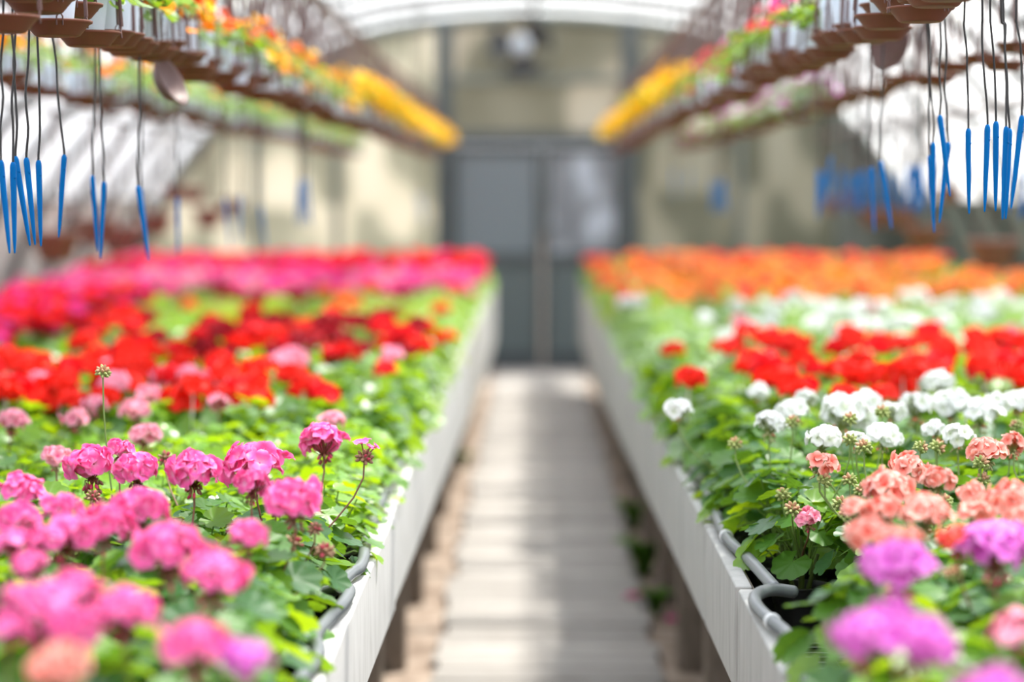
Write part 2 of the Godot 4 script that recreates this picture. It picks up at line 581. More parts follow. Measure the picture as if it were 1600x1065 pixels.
func outside() -> void:
	# trees beyond the end wall, whose right half carries shade in its panel tint
	var specs := [[3.6, -22.8, 5.8, 1.3, "leafy tree standing outside beyond the right end panels"], [7.0, -24.6, 6.6, 1.7, "taller leafy tree outside past the right corner of the end wall"], [-4.6, -30.0, 6.0, 1.9, "leafy tree outside far behind the left end panels"]]
	for q in specs:
		var t := thing("tree", Vector3(q[0], 0, q[1]))
		tag(t, q[4], "tree", "", "")
		var tr := Shape.new()
		tr.tube([Vector3.ZERO, Vector3(0.05, q[2] * 0.4, 0.02), Vector3(0, q[2] * 0.8, 0.05)], [0.14, 0.1, 0.03], 8)
		for k in 7:
			var a := k * GOLDEN
			tr.tube([Vector3(0, q[2] * (0.4 + 0.05 * k), 0), Vector3(cos(a) * q[3] * 0.6, q[2] * (0.6 + 0.05 * k), sin(a) * q[3] * 0.6)], [0.05, 0.015], 5)
		part("trunk", tr.done(), M.bark, t)
		var cr := Shape.new()
		for k in 1500:
			var d := Vector3(rng.randfn(), rng.randfn(), rng.randfn()).normalized()
			var p: Vector3 = Vector3(0, q[2] * 0.76, 0) + d * Vector3(1, 0.95, 1) * q[3] * pow(rng.randf(), 0.35)
			var b := facing(Vector3(rng.randfn(), 1.2, rng.randfn()), Vector3(rng.randfn(), -0.3, rng.randfn()))
			var l := rng.randf_range(0.09, 0.16)
			cr.tri(cr.pt(p), cr.pt(p + b * Vector3(l, 0, l * 0.4)), cr.pt(p + b * Vector3(l * 2, 0, 0)))
			cr.tri(cr.v.size() - 3, cr.v.size() - 1, cr.pt(p + b * Vector3(l, 0, -l * 0.4)))
		tag(part("crown", cr.done(), M.foliage, t), "", "", "", "stuff")

func ground_and_path() -> void:
	var g := Shape.new()
	g.box(Vector3(-60, -0.2, -80), Vector3(60, 0, 30), 0.01)
	tag(solo("floor", g.done(), M.earth), "bare brown earth floor of the greenhouse", "", "", "structure")
	var p := thing("path")
	tag(p, "pale wooden plank path down the middle of the aisle", "", "", "structure")
	var z := 4.5
	var k := 0
	while z < 19.7:
		var w := rng.randf_range(0.135, 0.165)
		var s := Shape.new()
		s.box(Vector3(-0.31 + rng.randf_range(-0.02, 0.02), 0, -w / 2 + 0.006), Vector3(0.39 + rng.randf_range(-0.02, 0.02), 0.03 + rng.randf_range(-0.003, 0.004), w / 2 - 0.006), 0.004)
		part("plank" if k == 0 else "plank_%03d" % k, s.done(), M.plank[rng.randi() % 3], p, Transform3D(Basis(Vector3.UP, rng.randf_range(-0.008, 0.008)), Vector3(0, 0, -z)))
		z += w + 0.003
		k += 1
	var th := Shape.new()
	th.box(Vector3(-0.72, 0, END_Z - 0.02), Vector3(0.76, 0.05, END_Z + 0.12), 0.006)
	tag(solo("trim_1", th.done(), M.fan_blade), "dark sill below the double door", "", "", "structure")

func fascia_height(z: float) -> float:
	return lerpf(0.178, 0.22, clampf((z - 4.0) / 2.0, -0.5, 1.0)) + 0.028 * clampf(z - 6.0, 0.0, 8.0)

func bench(side: int) -> void:
	var edge := LEFT_EDGE if side < 0 else RIGHT_EDGE
	var b := thing("growing_bench")
	tag(b, "long growing bench %s of the aisle with a %s fascia of boards" % [["left", "sunlit white"], ["right", "shaded grey"]][0 if side < 0 else 1], "bench")
	var x1 := edge + side * 2.62
	var near := 1.4
	# fascia boards end to end
	var z: float = 1.78 if side > 0 else 1.1
	var step: float = 0.735 if side > 0 else 1.9
	while z < BENCH_END:
		var z2 := minf(z + step, BENCH_END)
		var s := Shape.new()
		var o := rng.randf_range(-0.003, 0.003)
		s.box(Vector3(minf(0, side * 0.03), 0.0, -(z2 - 0.016)), Vector3(maxf(0, side * 0.03), 0.252, -(z + 0.016)), 0.004)
		for q in s.v.size():      # the lower edge follows the ground, which falls away towards the far end
			if s.v[q].y < 0.1:
				s.v[q].y += 0.252 - fascia_height(-s.v[q].z)
		part("fascia_board", s.done(), M.board_shaded if side > 0 else (M.board if rng.randf() < 0.7 else M.board_stain), b, Transform3D(Basis(), Vector3(edge + o, RIM - 0.252, 0)))
		z = z2
	var bt := Shape.new()
	bt.box(Vector3(minf(edge + side * 0.031, edge + side * 0.038), DECK - 0.03, -BENCH_END), Vector3(maxf(edge + side * 0.031, edge + side * 0.038), RIM - 0.012, -near), 0.001)
	part("backing_strip", bt.done(), M.leg, b)
	var d := Shape.new()
	d.box(Vector3(minf(edge + side * 0.03, x1), DECK - 0.03, -BENCH_END), Vector3(maxf(edge + side * 0.03, x1), DECK, -near), 0.004)
	part("bench_top", d.done(), M.deck, b)
	var bk := Shape.new()
	bk.box(Vector3(minf(x1, x1 + side * 0.03), RIM - 0.24, -BENCH_END), Vector3(maxf(x1, x1 + side * 0.03), RIM, -near), 0.004)
	part("back_board", bk.done(), M.board, b)
	var en := Shape.new()
	en.box(Vector3(minf(edge + side * 0.03, x1), RIM - 0.24, -BENCH_END), Vector3(maxf(edge + side * 0.03, x1), RIM - 0.01, -BENCH_END + 0.03), 0.004)
	part("end_board", en.done(), M.board, b)
	var wires := Shape.new()
	for k in 60:
		var zz := 2.6 + k * 0.045
		wires.tube([Vector3(edge + side * 0.032, DECK + 0.012, -zz), Vector3(edge + side * 0.5, DECK + 0.012, -zz - rng.randf_range(-0.02, 0.02))], [0.0013], 4, false)
	for k in 8:
		wires.tube([Vector3(edge + side * (0.05 + 0.06 * k), DECK + 0.014, -2.6), Vector3(edge + side * (0.05 + 0.06 * k), DECK + 0.014, -5.3)], [0.0013], 4, false)
	part("wire_mesh", wires.done(), M.wire, b)
	# legs set back under the boards
	var zl := 3.9
	while zl < BENCH_END:
		for xx in [edge + side * 0.115, edge + side * 1.25, edge + side * 2.5]:
			var s := Shape.new()
			s.box(Vector3(-0.06, 0, -0.05), Vector3(0.06, DECK - 0.09, 0.05), 0.005)
			part("leg", s.done(), M.leg, b, Transform3D(Basis(), Vector3(xx + side * 0.06, 0, -zl)))
		var c := Shape.new()
		c.box(Vector3(minf(edge + side * 0.06, x1), DECK - 0.09, -0.04), Vector3(maxf(edge + side * 0.06, x1), DECK - 0.03, 0.04), 0.004)
		part("crossbar", c.done(), M.leg, b, Transform3D(Basis(), Vector3(0, 0, -zl)))
		zl += 1.2

# ------------------------------------------------------------------ plants
func leaf_shape(r: float, cols: int, rings: int, lobes: int, sharp: float, cup: float, wave: float, notch: float) -> Shape:
	var s := Shape.new()
	s.pt(Vector3.ZERO)
	var fold := rng.randf_range(-0.12, 0.25)
	var ph := rng.randf_range(0, TAU)
	var span := PI - notch
	for k in rings:
		var f := float(k + 1) / rings
		for j in cols + 1:
			var a := lerpf(-span, span, float(j) / cols)
			var lobe := absf(sin((a + PI) * lobes / 2.0))
			var tooth := absf(sin((a + PI) * lobes * 1.5)) * 0.045 if cols > 24 else 0.0
			var rr := r * f * (1.0 - (1.0 - sqrt(lobe)) * sharp * f + tooth * f)
			rr *= 1.0 + 0.12 * cos(a) - 0.10 * smoothstep(span - 0.5, span, absf(a))
			var y := cup * r * f * f + wave * r * f * f * sin(a * lobes + ph) * 0.5 + wave * r * f * f * sin(a * 2.0 + ph * 2.0) + fold * r * absf(sin(a)) * f
			s.pt(Vector3(cos(a) * rr, y, sin(a) * rr))
	for j in cols:
		s.tri(0, 2 + j, 1 + j)
	for k in rings - 1:
		var a0 := 1 + k * (cols + 1)
		var b0 := a0 + cols + 1
		for j in cols:
			s.quad(a0 + j, a0 + j + 1, b0 + j + 1, b0 + j)
	return s

func floret_shape(size: float, nu: int, nv: int, open: float, base: Color, rim: Color, eye: Color, petals := 5) -> Shape:
	var s := Shape.new()
	for p in petals:
		var a := TAU * p / petals + rng.randf_range(-0.12, 0.12)
		var d := Vector3(cos(a), 0, sin(a))
		var w := Vector3(-sin(a), 0, cos(a))
		var l := size * rng.randf_range(0.92, 1.08)
		var half := size * rng.randf_range(0.52, 0.62)
		var roll := rng.randf_range(-0.10, 0.10)
		var ph := rng.randf_range(0, TAU)
		var first := s.v.size()
		for i in nu + 1:
			var u := float(i) / nu
			var wide := half * pow(sin(PI * pow(lerpf(0.03, 0.93, u), 0.80)), 0.75)
			if i == nu:
				wide = half * 0.55
			for j in nv + 1:
				var q := lerpf(-1, 1, float(j) / nv)
				var out := l * (0.06 + 0.94 * u) * (1.0 - 0.16 * q * q * u)
				var y := size * (open * u - 0.42 * open * u * u - 0.22 * u * u * u) + size * 0.09 * q * q * u + size * 0.05 * sin(q * 5.0 + ph) * u + roll * q * size * u
				s.col = eye.lerp(base, smoothstep(0.08, 0.34, u)).lerp(rim, smoothstep(0.55, 1.0, u))
				s.pt(d * out + w * wide * q + Vector3.UP * y)
		for i in nu:
			for j in nv:
				var a0 := first + i * (nv + 1) + j
				s.quad(a0, a0 + 1, a0 + nv + 2, a0 + nv + 1)
	return s

func canopy(n: int, rad: float, top: float, low: float, r0: float, r1: float) -> Array:   # where the leaves of one plant sit
	var out := []
	var ph := rng.randf_range(0, TAU)
	for k in n:
		var t := (k + 0.5) / n
		var a := ph + k * GOLDEN + rng.randf_range(-0.3, 0.3)
		var ro := rad * sqrt(t) * rng.randf_range(0.86, 1.06)
		var y := top - (top - low) * pow(t, 1.5) + rng.randf_range(-0.022, 0.016)
		var d := Vector3(cos(a), 0, sin(a))
		var up := Vector3.UP + d * (0.10 + 0.75 * t) + Vector3(rng.randfn(), 0, rng.randfn()) * 0.26
		var r := rng.randf_range(r0, r1)
		out.append([Transform3D(facing(up, d + Vector3(rng.randfn(), 0, rng.randfn()) * 0.3), d * maxf(ro - r * 0.4, 0.0) + Vector3.UP * y), r, d])
	return out

func stems_shape(spots: Array, heart: float) -> Shape:
	var s := Shape.new()
	s.col = Color(0.09, 0.12, 0.03)
	s.tube([Vector3(0, 0.085, 0), Vector3(0.004, heart * 0.8, 0.003), Vector3(0, heart, 0)], [0.006, 0.005, 0.003], 6)
	s.tube([Vector3(0.01, 0.085, 0.01), Vector3(0.03, heart * 0.85, 0.025)], [0.005, 0.003], 5)
	s.tube([Vector3(-0.012, 0.085, -0.006), Vector3(-0.035, heart * 0.9, -0.012)], [0.005, 0.003], 5)
	s.col = Color(0.16, 0.27, 0.05)
	for q in spots:
		var at: Transform3D = q[0]
		var from := Vector3(q[2].x * 0.02, heart * rng.randf_range(0.6, 1.0), q[2].z * 0.02)
		var to := at.origin - at.basis.y * 0.001
		s.tube([from, from.lerp(to, 0.55) + Vector3(0, 0.012, 0), to], [0.0019, 0.0016, 0.0014], 4, false)
	return s

func umbel_spots(n: int, r: float, reach: float) -> Array:
	var out := []
	for k in n:
		var t := (k + 0.5) / n
		var ct := lerpf(1.0, cos(reach), t)
		var st := sqrt(maxf(0.0, 1.0 - ct * ct))
		var a := k * GOLDEN
		var d := Vector3(cos(a) * st, ct, sin(a) * st) + Vector3(rng.randfn(), rng.randfn(), rng.randfn()) * 0.07
		d = d.normalized()
		out.append(Transform3D(facing(d + Vector3(rng.randfn(), rng.randfn(), rng.randfn()) * 0.32, Vector3(rng.randfn(), rng.randfn(), rng.randfn()) + Vector3(0.01, 0.02, 0.03)), d * Vector3(1.0, 0.66, 1.0) * r * rng.randf_range(0.78, 1.17)))
	return out

func head_base(spots: Array, buds: int, stalk: Color, bud: Color, tip: Color) -> Shape:    # pedicels and the drooping buds under a flower head
	var s := Shape.new()
	s.col = stalk
	var root := Vector3(0, -0.028, 0)
	s.ball(root, Vector3.UP, 0.0042, 0.006, 6)
	for t in spots:
		var p: Vector3 = t.origin - t.basis.y * 0.002
		s.tube([root, root.lerp(p, 0.6) + Vector3(p.x, 0, p.z) * 0.12, p], [0.0011, 0.0010, 0.0012], 3, false)
	for k in buds:
		var a := k * GOLDEN + 0.4
		var d := Vector3(cos(a), 0, sin(a))
		var drop := rng.randf_range(-0.020, 0.004)
		var p := root + d * rng.randf_range(0.008, 0.020) + Vector3(0, drop, 0)
		s.col = stalk
		s.tube([root, root + d * 0.012 + Vector3(0, 0.004, 0), p], [0.001, 0.0009], 3, false)
		s.col = bud if rng.randf() < 0.65 else tip
		s.ball(p, Vector3(d.x, -1.2, d.z), 0.0032, 0.0062, 6)
	return s

func bud_cluster(n: int, green: Color, tip: Color) -> Shape:
	var s := Shape.new()
	for k in n:
		var t := (k + 0.5) / n
		var a := k * GOLDEN
		var ct := lerpf(1.0, -0.55, t)
		var d := Vector3(cos(a) * sqrt(1 - ct * ct), ct, sin(a) * sqrt(1 - ct * ct))
		s.col = green if rng.randf() < 0.75 else tip
		s.ball(d * 0.0125, d, rng.randf_range(0.0030, 0.0042), rng.randf_range(0.0052, 0.0072), 6)
	s.col = green
	s.ball(Vector3.ZERO, Vector3.UP, 0.008, 0.009, 6)
	return s

func plant_library() -> void:
	# leaves for the sharp plants
	lib.leaf = []
	for k in 5:
		lib.leaf.append(leaf_shape(1.0, 34, 3, 9, 0.17, rng.randf_range(-0.10, 0.20), 0.06, rng.randf_range(0.10, 0.35)).done())
	lib.ivy_leaf = []
	for k in 3:
		lib.ivy_leaf.append(leaf_shape(1.0, 25, 2, 5, 0.40, rng.randf_range(-0.05, 0.15), 0.06, 0.35).done())
	var simple := []
	for k in 3:
		simple.append(leaf_shape(1.0, 14, 2, 7, 0.16, rng.randf_range(-0.05, 0.2), 0.10, 0.3))
	var simple_ivy := []
	for k in 2:
		simple_ivy.append(leaf_shape(1.0, 10, 1, 5, 0.4, 0.1, 0.06, 0.35))
	# pots
	var pot := Shape.new()
	pot.lathe([[0.0, 0.0], [0.037, 0.0], [0.040, 0.004], [0.0465, 0.068], [0.050, 0.070], [0.0535, 0.098], [0.0552, 0.100], [0.0552, 0.103], [0.051, 0.103], [0.0495, 0.088]], 24)
	lib.pot = pot.done()
	var soil := Shape.new()
	soil.lathe([[0.0498, 0.086], [0.03, 0.090], [0.012, 0.089], [0.0, 0.091]], 18)
	lib.soil = soil.done()
	# near plants: variants of a whole geranium and of an ivy-leaved one
	lib.near = []
	for k in 6:
		var spots := canopy(24, 0.122, 0.268, 0.150, 0.026, 0.040)
		lib.near.append([spots, stems_shape(spots, 0.19).done(true)])
	lib.near_ivy = []
	for k in 4:
		var spots := canopy(36, 0.12, 0.250, 0.145, 0.017, 0.027)
		lib.near_ivy.append([spots, stems_shape(spots, 0.17).done(true)])
	# foliage of the blurred plants
	lib.far = []
	for k in 5:
		var s := Shape.new()
		for q in canopy(32, 0.122, 0.265, 0.15, 0.027, 0.042):
			s.add(simple[rng.randi() % 3], q[0] * Transform3D(Basis.from_scale(Vector3.ONE * q[1]), Vector3.ZERO))
		s.tube([Vector3(0, 0.0, 0), Vector3(0.004, 0.1, 0), Vector3(0, 0.24, 0)], [0.012, 0.006, 0.003], 5)
		lib.far.append(s.done())
	lib.far_ivy = []
	for k in 3:
		var s := Shape.new()
		for q in canopy(48, 0.122, 0.25, 0.145, 0.019, 0.029):
			s.add(simple_ivy[rng.randi() % 2], q[0] * Transform3D(Basis.from_scale(Vector3.ONE * q[1]), Vector3.ZERO))
		s.tube([Vector3(0, 0.0, 0), Vector3(0.004, 0.1, 0), Vector3(0, 0.22, 0)], [0.012, 0.006, 0.003], 5)
		lib.far_ivy.append(s.done())
	# florets in their colours
	lib.floret = {}
	for q in [["pink", Color(0.96, 0.10, 0.40), Color(0.98, 0.29, 0.58), Color(0.92, 0.46, 0.68)], ["salmon", Color(0.95, 0.33, 0.265), Color(0.97, 0.62, 0.55), Color(0.92, 0.11, 0.075)],
			["purple", Color(0.78, 0.16, 0.66), Color(0.88, 0.34, 0.78), Color(0.60, 0.05, 0.45)], ["white", Color(0.92, 0.93, 0.92), Color(0.94, 0.95, 0.95), Color(0.70, 0.78, 0.55)], ["palepink", Color(0.92, 0.33, 0.46), Color(0.94, 0.50, 0.60), Color(0.75, 0.07, 0.25)],
			["coral", Color(0.93, 0.09, 0.075), Color(0.95, 0.18, 0.14), Color(0.9, 0.2, 0.1)], ["scarlet", Color(0.90, 0.02, 0.010), Color(0.92, 0.035, 0.012), Color(0.7, 0.01, 0.01)]]:
		lib.floret[q[0]] = []
		for k in 4:
			lib.floret[q[0]].append(floret_shape(0.0225, 4, 4, [0.5, 0.75, 0.3, 0.95][k], q[1], q[2], q[3]).done(true))
	lib.umbel = []
	for k in 4:
		lib.umbel.append(umbel_spots(21, 0.034, 1.62))
	lib.head_base = []
	lib.head_base_green = []
	for u in lib.umbel:
		lib.head_base.append(head_base(u, 12, Color(0.22, 0.06, 0.04), Color(0.22, 0.09, 0.055), Color(0.6, 0.03, 0.12)).done(true))
		lib.head_base_green.append(head_base(u, 14, Color(0.22, 0.27, 0.07), Color(0.36, 0.36, 0.16), Color(0.75, 0.2, 0.12)).done(true))
	lib.buds_red = bud_cluster(20, Color(0.28, 0.16, 0.09), Color(0.5, 0.05, 0.10)).done(true)
	lib.buds_green = bud_cluster(22, Color(0.32, 0.38, 0.12), Color(0.5, 0.28, 0.16)).done(true)
	# flower heads of the blurred plants, one mesh each
	lib.bloom = []
	var one := []
	for k in 2:
		one.append(floret_shape(0.0215, 2, 1, 0.5, Color.WHITE, Color.WHITE, Color.WHITE))
	for k in 3:
		var s := Shape.new()
		for t in umbel_spots(20, 0.030, 1.7):
			s.add(one[rng.randi() % 2], t)
		lib.bloom.append(s.done())
	var st := Shape.new()
	st.tube([Vector3(0, 0, 0), Vector3(0.003, 0.5, 0.002), Vector3(0, 1, 0)], [0.0022, 0.0019, 0.0018], 4, false)
	lib.stalk = st.done()

func ordinal(n: int) -> String:
	var low := ["", "first", "second", "third", "fourth", "fifth", "sixth", "seventh", "eighth", "ninth", "tenth", "eleventh", "twelfth", "thirteenth", "fourteenth", "fifteenth", "sixteenth", "seventeenth", "eighteenth", "nineteenth"]
	var tens := ["", "", "twent", "thirt", "fort", "fift", "sixt", "sevent", "eight", "ninet"]
	n += 1
	if n >= 100:
		return "hundredth" if n == 100 else "hundred-and-" + ordinal(n - 101)
	if n < 20:
		return low[n]
	return tens[n / 10] + ("ieth" if n % 10 == 0 else "y-" + low[n % 10])

# what grows in each stretch of a bench: [from, to, kind]
func zone(side: int, z: float) -> String:
	if side < 0:
		return "pink" if z < 4.2 else ("ivy" if z < 5.65 else "far")
	return "purple" if z < 3.05 else ("salmon" if z < 4.28 else ("white" if z < 5.65 else "far"))

var plants := []     # near plants: [node, world position, kind]

func make_plant(kind: String, at: Vector3) -> Node3D:
	var ivy := kind == "ivy"
	var called: String = {"pink": "pink_geranium", "ivy": "ivy_geranium", "purple": "purple_geranium", "salmon": "salmon_geranium", "white": "white_geranium"}[kind]
	var key := "template_" + kind
	if not lib.has(key):
		lib[key] = []
	var n: int = lib.near_ivy.size() if ivy else lib.near.size()
	var which := rng.randi() % n
	var o: Node3D
	var ready_ = null
	for q in lib[key]:
		if q[0] == which:
			ready_ = q[1]
	if ready_ == null:
		o = Node3D.new()
		part("pot", lib.pot, M.pot, o)
		part("soil", lib.soil, M.soil, o)
		var var_: Array = lib.near_ivy[which] if ivy else lib.near[which]
		part("stem", var_[1], M.plant, o)
		for q in var_[0]:
			var mesh: Mesh = lib.ivy_leaf[rng.randi() % 3] if ivy else lib.leaf[rng.randi() % 5]
			var mats: Array = M.ivy if ivy else M.leaf
			var m: Material = mats[[0, 0, 1, 2][rng.randi() % 4] if ivy else [0, 0, 1, 1, 2, 3][rng.randi() % 6]]
			part("leaf", mesh, m, o, q[0] * Transform3D(Basis.from_scale(Vector3.ONE * q[1]), Vector3.ZERO))
		lib[key].append([which, o])
	else:
		o = ready_.duplicate()
	o.name = numbered(called)
	o.position = at
	o.rotation.y = rng.randf_range(0, TAU)
	o.scale = Vector3.ONE * rng.randf_range(0.94, 1.06)
	add_child(o)
	return o

func in_frame(p: Vector3, margin := 120.0) -> bool:
	var s := F / -p.z
	var x := 835.0 + p.x * s
	var y := 295.0 + (EYE - p.y - 0.25) * s
	return x > -margin and x < 1600 + margin and y < 1065 + margin * 1.6

func near_plants() -> void:
	var words := {"pink": "hot pink geranium", "ivy": "small-leaved green ivy geranium", "purple": "purple-pink geranium", "salmon": "salmon geranium", "white": "white geranium"}
	for side: int in [-1, 1]:
		var edge := LEFT_EDGE if side < 0 else RIGHT_EDGE
		var row := 0
		var z := 1.95
		while z < 5.65:
			var col := 0
			var hit := false
			for c in 9:
				if side > 0 and c == 0 and z > 3.3 and z < 4.32:
					continue
				var x := edge + side * ((0.124 if side < 0 and z < 4.3 else 0.112 if side < 0 else 0.128) + c * 0.157 + rng.randf_range(-0.012, 0.012))
				var p := Vector3(x, DECK, -(z + rng.randf_range(-0.018, 0.018)))
				if not in_frame(p):
					continue
				var kind := zone(side, z)
				var o := make_plant(kind, p)
				tag(o, "%s in black pot, %s bench, %s from the aisle in %s row" % [words[kind], "left" if side < 0 else "right", ordinal(col), ordinal(row)], "geranium")
				plants.append([o, p, kind])
				col += 1
				hit = true
			row += 1 if hit else 0
			z += 0.157
	var lone := make_plant("salmon", Vector3(0.472, DECK, -4.25))
	tag(lone, "geranium in the fully visible black pot beside the bulging hose, right bench", "geranium")
	plants.append([lone, lone.position, "salmon"])
	# heads where the photograph shows them: x, y, width in pixels, colour, florets kept, height
	var heads := [
		[135, 730, 84, "pink"], [208, 738, 70, "pink"], [186, 706, 44, "pink"], [300, 740, 84, "pink"], [395, 729, 104, "pink"], [392, 760, 60, "pink"], [457, 785, 92, "pink"], [503, 692, 76, "pink"],
		[28, 770, 72, "pink"], [92, 797, 64, "pink"], [214, 800, 92, "pink"], [22, 815, 70, "pink"], [100, 842, 96, "pink"], [160, 824, 88, "pink"], [258, 864, 116, "pink"], [330, 905, 116, "pink"],
		[384, 840, 64, "pink"], [12, 852, 58, "pink"], [38, 886, 52, "pink"], [110, 930, 90, "pink"], [188, 962, 100, "pink"], [50, 962, 128, "pink"], [108, 990, 90, "pink"], [8, 990, 70, "pink"], [298, 1018, 114, "pink"], [376, 1040, 84, "purple"],
		[88, 1052, 112, "salmon"], [60, 850, 60, "pink"],
		[113, 656, 44, "palepink"], [15, 660, 50, "palepink"], [222, 683, 50, "palepink"], [85, 716, 44, "palepink"], [145, 634, 42, "palepink"], [208, 642, 48, "palepink"], [340, 630, 36, "palepink"], [232, 618, 40, "palepink"], [8, 606, 50, "palepink"], [518, 660, 44, "palepink"],
		[1286, 726, 52, "salmon"], [1390, 768, 84, "salmon"], [1424, 735, 70, "salmon"], [1468, 752, 56, "salmon"], [1448, 806, 84, "salmon"], [1386, 800, 60, "salmon"], [1362, 842, 78, "salmon"], [1412, 852, 76, "salmon"], [1523, 772, 46, "salmon"], [1527, 803, 56, "salmon"], [1580, 786, 84, "salmon"],
		[1543, 707, 64, "salmon"], [1583, 694, 46, "salmon"], [1502, 846, 64, "coral"], [1598, 812, 50, "salmon"], [1264, 812, 34, "palepink"], [1340, 798, 30, "salmon"],
		[1410, 892, 116, "purple"], [1562, 862, 120, "purple"], [1352, 1000, 110, "purple"], [1440, 1010, 116, "purple"], [1398, 975, 90, "purple"], [1590, 992, 80, "palepink"], [1560, 1100, 130, "purple"],
		[1205, 663, 56, "white"], [1242, 642, 52, "white"], [1320, 648, 84, "white"], [1352, 630, 56, "white"], [1288, 688, 60, "white"], [1384, 682, 52, "white"], [1468, 600, 56, "white"], [1432, 636, 60, "white"], [1490, 634, 66, "white"], [1532, 646, 66, "white"],
		[1462, 672, 32, "white"], [1500, 682, 50, "white"], [1592, 628, 50, "white"], [1062, 640, 44, "white"], [1262, 624, 40, "white"], [1340, 690, 36, "white"], [1186, 612, 34, "white"], [1395, 645, 44, "white"], [1560, 630, 46, "white"],
	]
	for h in heads:
		var high: float = {"pink": 1.045, "purple": 1.045, "coral": 1.045, "salmon": 1.045, "white": 1.05, "palepink": 1.0}[h[3]]
		if h[3] == "palepink" and h[0] > 800 and h[0] < 1400:
			high = 0.935
		var p := seen_at(h[0], h[1], high)
		place_head(p, h[2] * -p.z / F, h[3])
	# bud clusters on stalks, x, y, green or red
	for b in [[255, 718, "red", 1.01], [490, 830, "red", 0.98], [505, 866, "red", 0.96], [455, 852, "red", 0.97], [428, 800, "red", 0.99], [140, 780, "red", 1.0], [240, 905, "red", 0.95], [350, 960, "red", 0.96],
			[1290, 752, "green", 1.02], [1330, 752, "green", 1.02], [1226, 775, "green", 0.965], [1347, 767, "green", 1.01], [1240, 798, "green", 0.95], [1316, 790, "green", 0.965], [1380, 645, "green", 1.08], [1330, 655, "green", 1.08], [1330, 688, "green", 1.06], [1352, 700, "green", 1.05], [1240, 660, "green", 1.06], [1466, 700, "green", 1.04],
			[1440, 700, "green", 1.05], [1535, 725, "green", 1.03], [1580, 712, "green", 1.02], [1480, 785, "green", 1.0], [1590, 665, "green", 1.06], [1540, 752, "green", 1.0], [1150, 695, "green", 1.02], [1325, 805, "green", 0.99], [1400, 930, "green", 0.97], [1495, 900, "green", 0.98], [1420, 745, "green", 1.0]]:
		place_buds(seen_at(b[0], b[1], b[3]), b[2])
	# a single long shoot that stands up above the pink plants
	place_buds(at_depth(158, 583, 4.15), "green")
	place_buds(at_depth(568, 717, 4.05), "open")

func nearest_plant(p: Vector3, kinds: Array) -> Node3D:
	var best: Node3D
	var least := 1e9
	for q in plants:
		var d := Vector2(q[1].x - p.x, q[1].z - p.z).length() + (0.0 if q[2] in kinds else 0.25)
		if d < least:
			least = d
			best = q[0]
	return best

func stem_to(o: Node3D, p: Vector3, thick: float, color: Color) -> void:       # a flower stalk from the plant's heart to a point
	var a := o.to_local(p) if o.is_inside_tree() else o.transform.affine_inverse() * p
	var from := Vector3(a.x * 0.15, 0.15, a.z * 0.15)
	var s := Shape.new()
	s.col = color
	var path := []
	for k in 7:
		var t := k / 6.0
		path.append(Vector3(lerpf(from.x, a.x, smoothstep(0.0, 0.9, t)), lerpf(from.y, a.y, t), lerpf(from.z, a.z, smoothstep(0.0, 0.9, t))))
	s.tube(path, [thick * 1.2, thick * 1.1, thick, thick, thick * 0.95], 6)
	part("flower_stem", s.done(true), M.plant, o)

func place_head(p: Vector3, width: float, color: String) -> void:
	var kinds: Array = {"pink": ["pink"], "palepink": ["ivy"] if p.x < 0 else ["salmon"], "coral": ["pink", "salmon"], "salmon": ["salmon"], "purple": ["purple", "pink"], "white": ["white"]}[color]
	var o := nearest_plant(p, kinds)
	var green := color in ["salmon", "white"]
	var k := clampf(width / 0.096, 0.45, 1.25)
	var which := rng.randi() % 4
	var tilt := Basis.from_euler(Vector3(rng.randfn() * 0.13, rng.randf_range(0, TAU), rng.randfn() * 0.13))
	stem_to(o, p + tilt * Vector3(0, -0.03 * k, 0), 0.0019, Color(0.17, 0.24, 0.06) if green else Color(0.20, 0.085, 0.05))
	var at := o.transform.affine_inverse() * Transform3D(tilt.scaled(Vector3.ONE * k), p)
	var head := part("flower_head", lib.head_base_green[which] if green else lib.head_base[which], M.plant, o, at)
	var full: bool = k > 0.7
	var spots: Array = lib.umbel[which]
	var list: Array = lib.floret[color]
	for j in spots.size():
		if not full and j % 2 == 1:
			continue
		if color == "white" and rng.randf() < 0.15:
			continue
		var t: Transform3D = spots[j]
		var sc := rng.randf_range(0.88, 1.12) * (1.0 if full else 1.2)
		part("floret", list[rng.randi() % 4], M.petal, head, t * Transform3D(Basis.from_scale(Vector3.ONE * sc), Vector3.ZERO))

func place_buds(p: Vector3, look: String) -> void:
	var o := nearest_plant(p, ["pink"] if look != "green" else ["salmon", "white"])
	stem_to(o, p, 0.0016, Color(0.18, 0.26, 0.07) if look == "green" else Color(0.20, 0.10, 0.055))
	var k := rng.randf_range(0.72, 0.95)
	var at := o.transform.affine_inverse() * Transform3D(Basis.from_euler(Vector3(rng.randfn() * 0.3, rng.randf() * TAU, rng.randfn() * 0.3)).scaled(Vector3.ONE * k), p)
	var b := part("bud_cluster", lib.buds_green if look == "green" else lib.buds_red, M.plant, o, at)
	if look == "open":
		for j in 3:
			var d := Vector3([-0.010, 0.005, 0.014][j], [0.026, 0.020, 0.024][j], 0.004 * j)
			var ped := Shape.new()
			ped.col = Color(0.22, 0.08, 0.05)
			ped.tube([Vector3.ZERO, d * 0.6, d], [0.0014, 0.0012, 0.0014], 5)
			part("pedicel", ped.done(true), M.plant, b)
			part("floret", lib.floret.pink[3 if j else 1], M.petal, b, Transform3D(facing(d, Vector3(1, 0.1, 0.2)).scaled(Vector3.ONE * [0.8, 0.5, 0.4][j]), d))

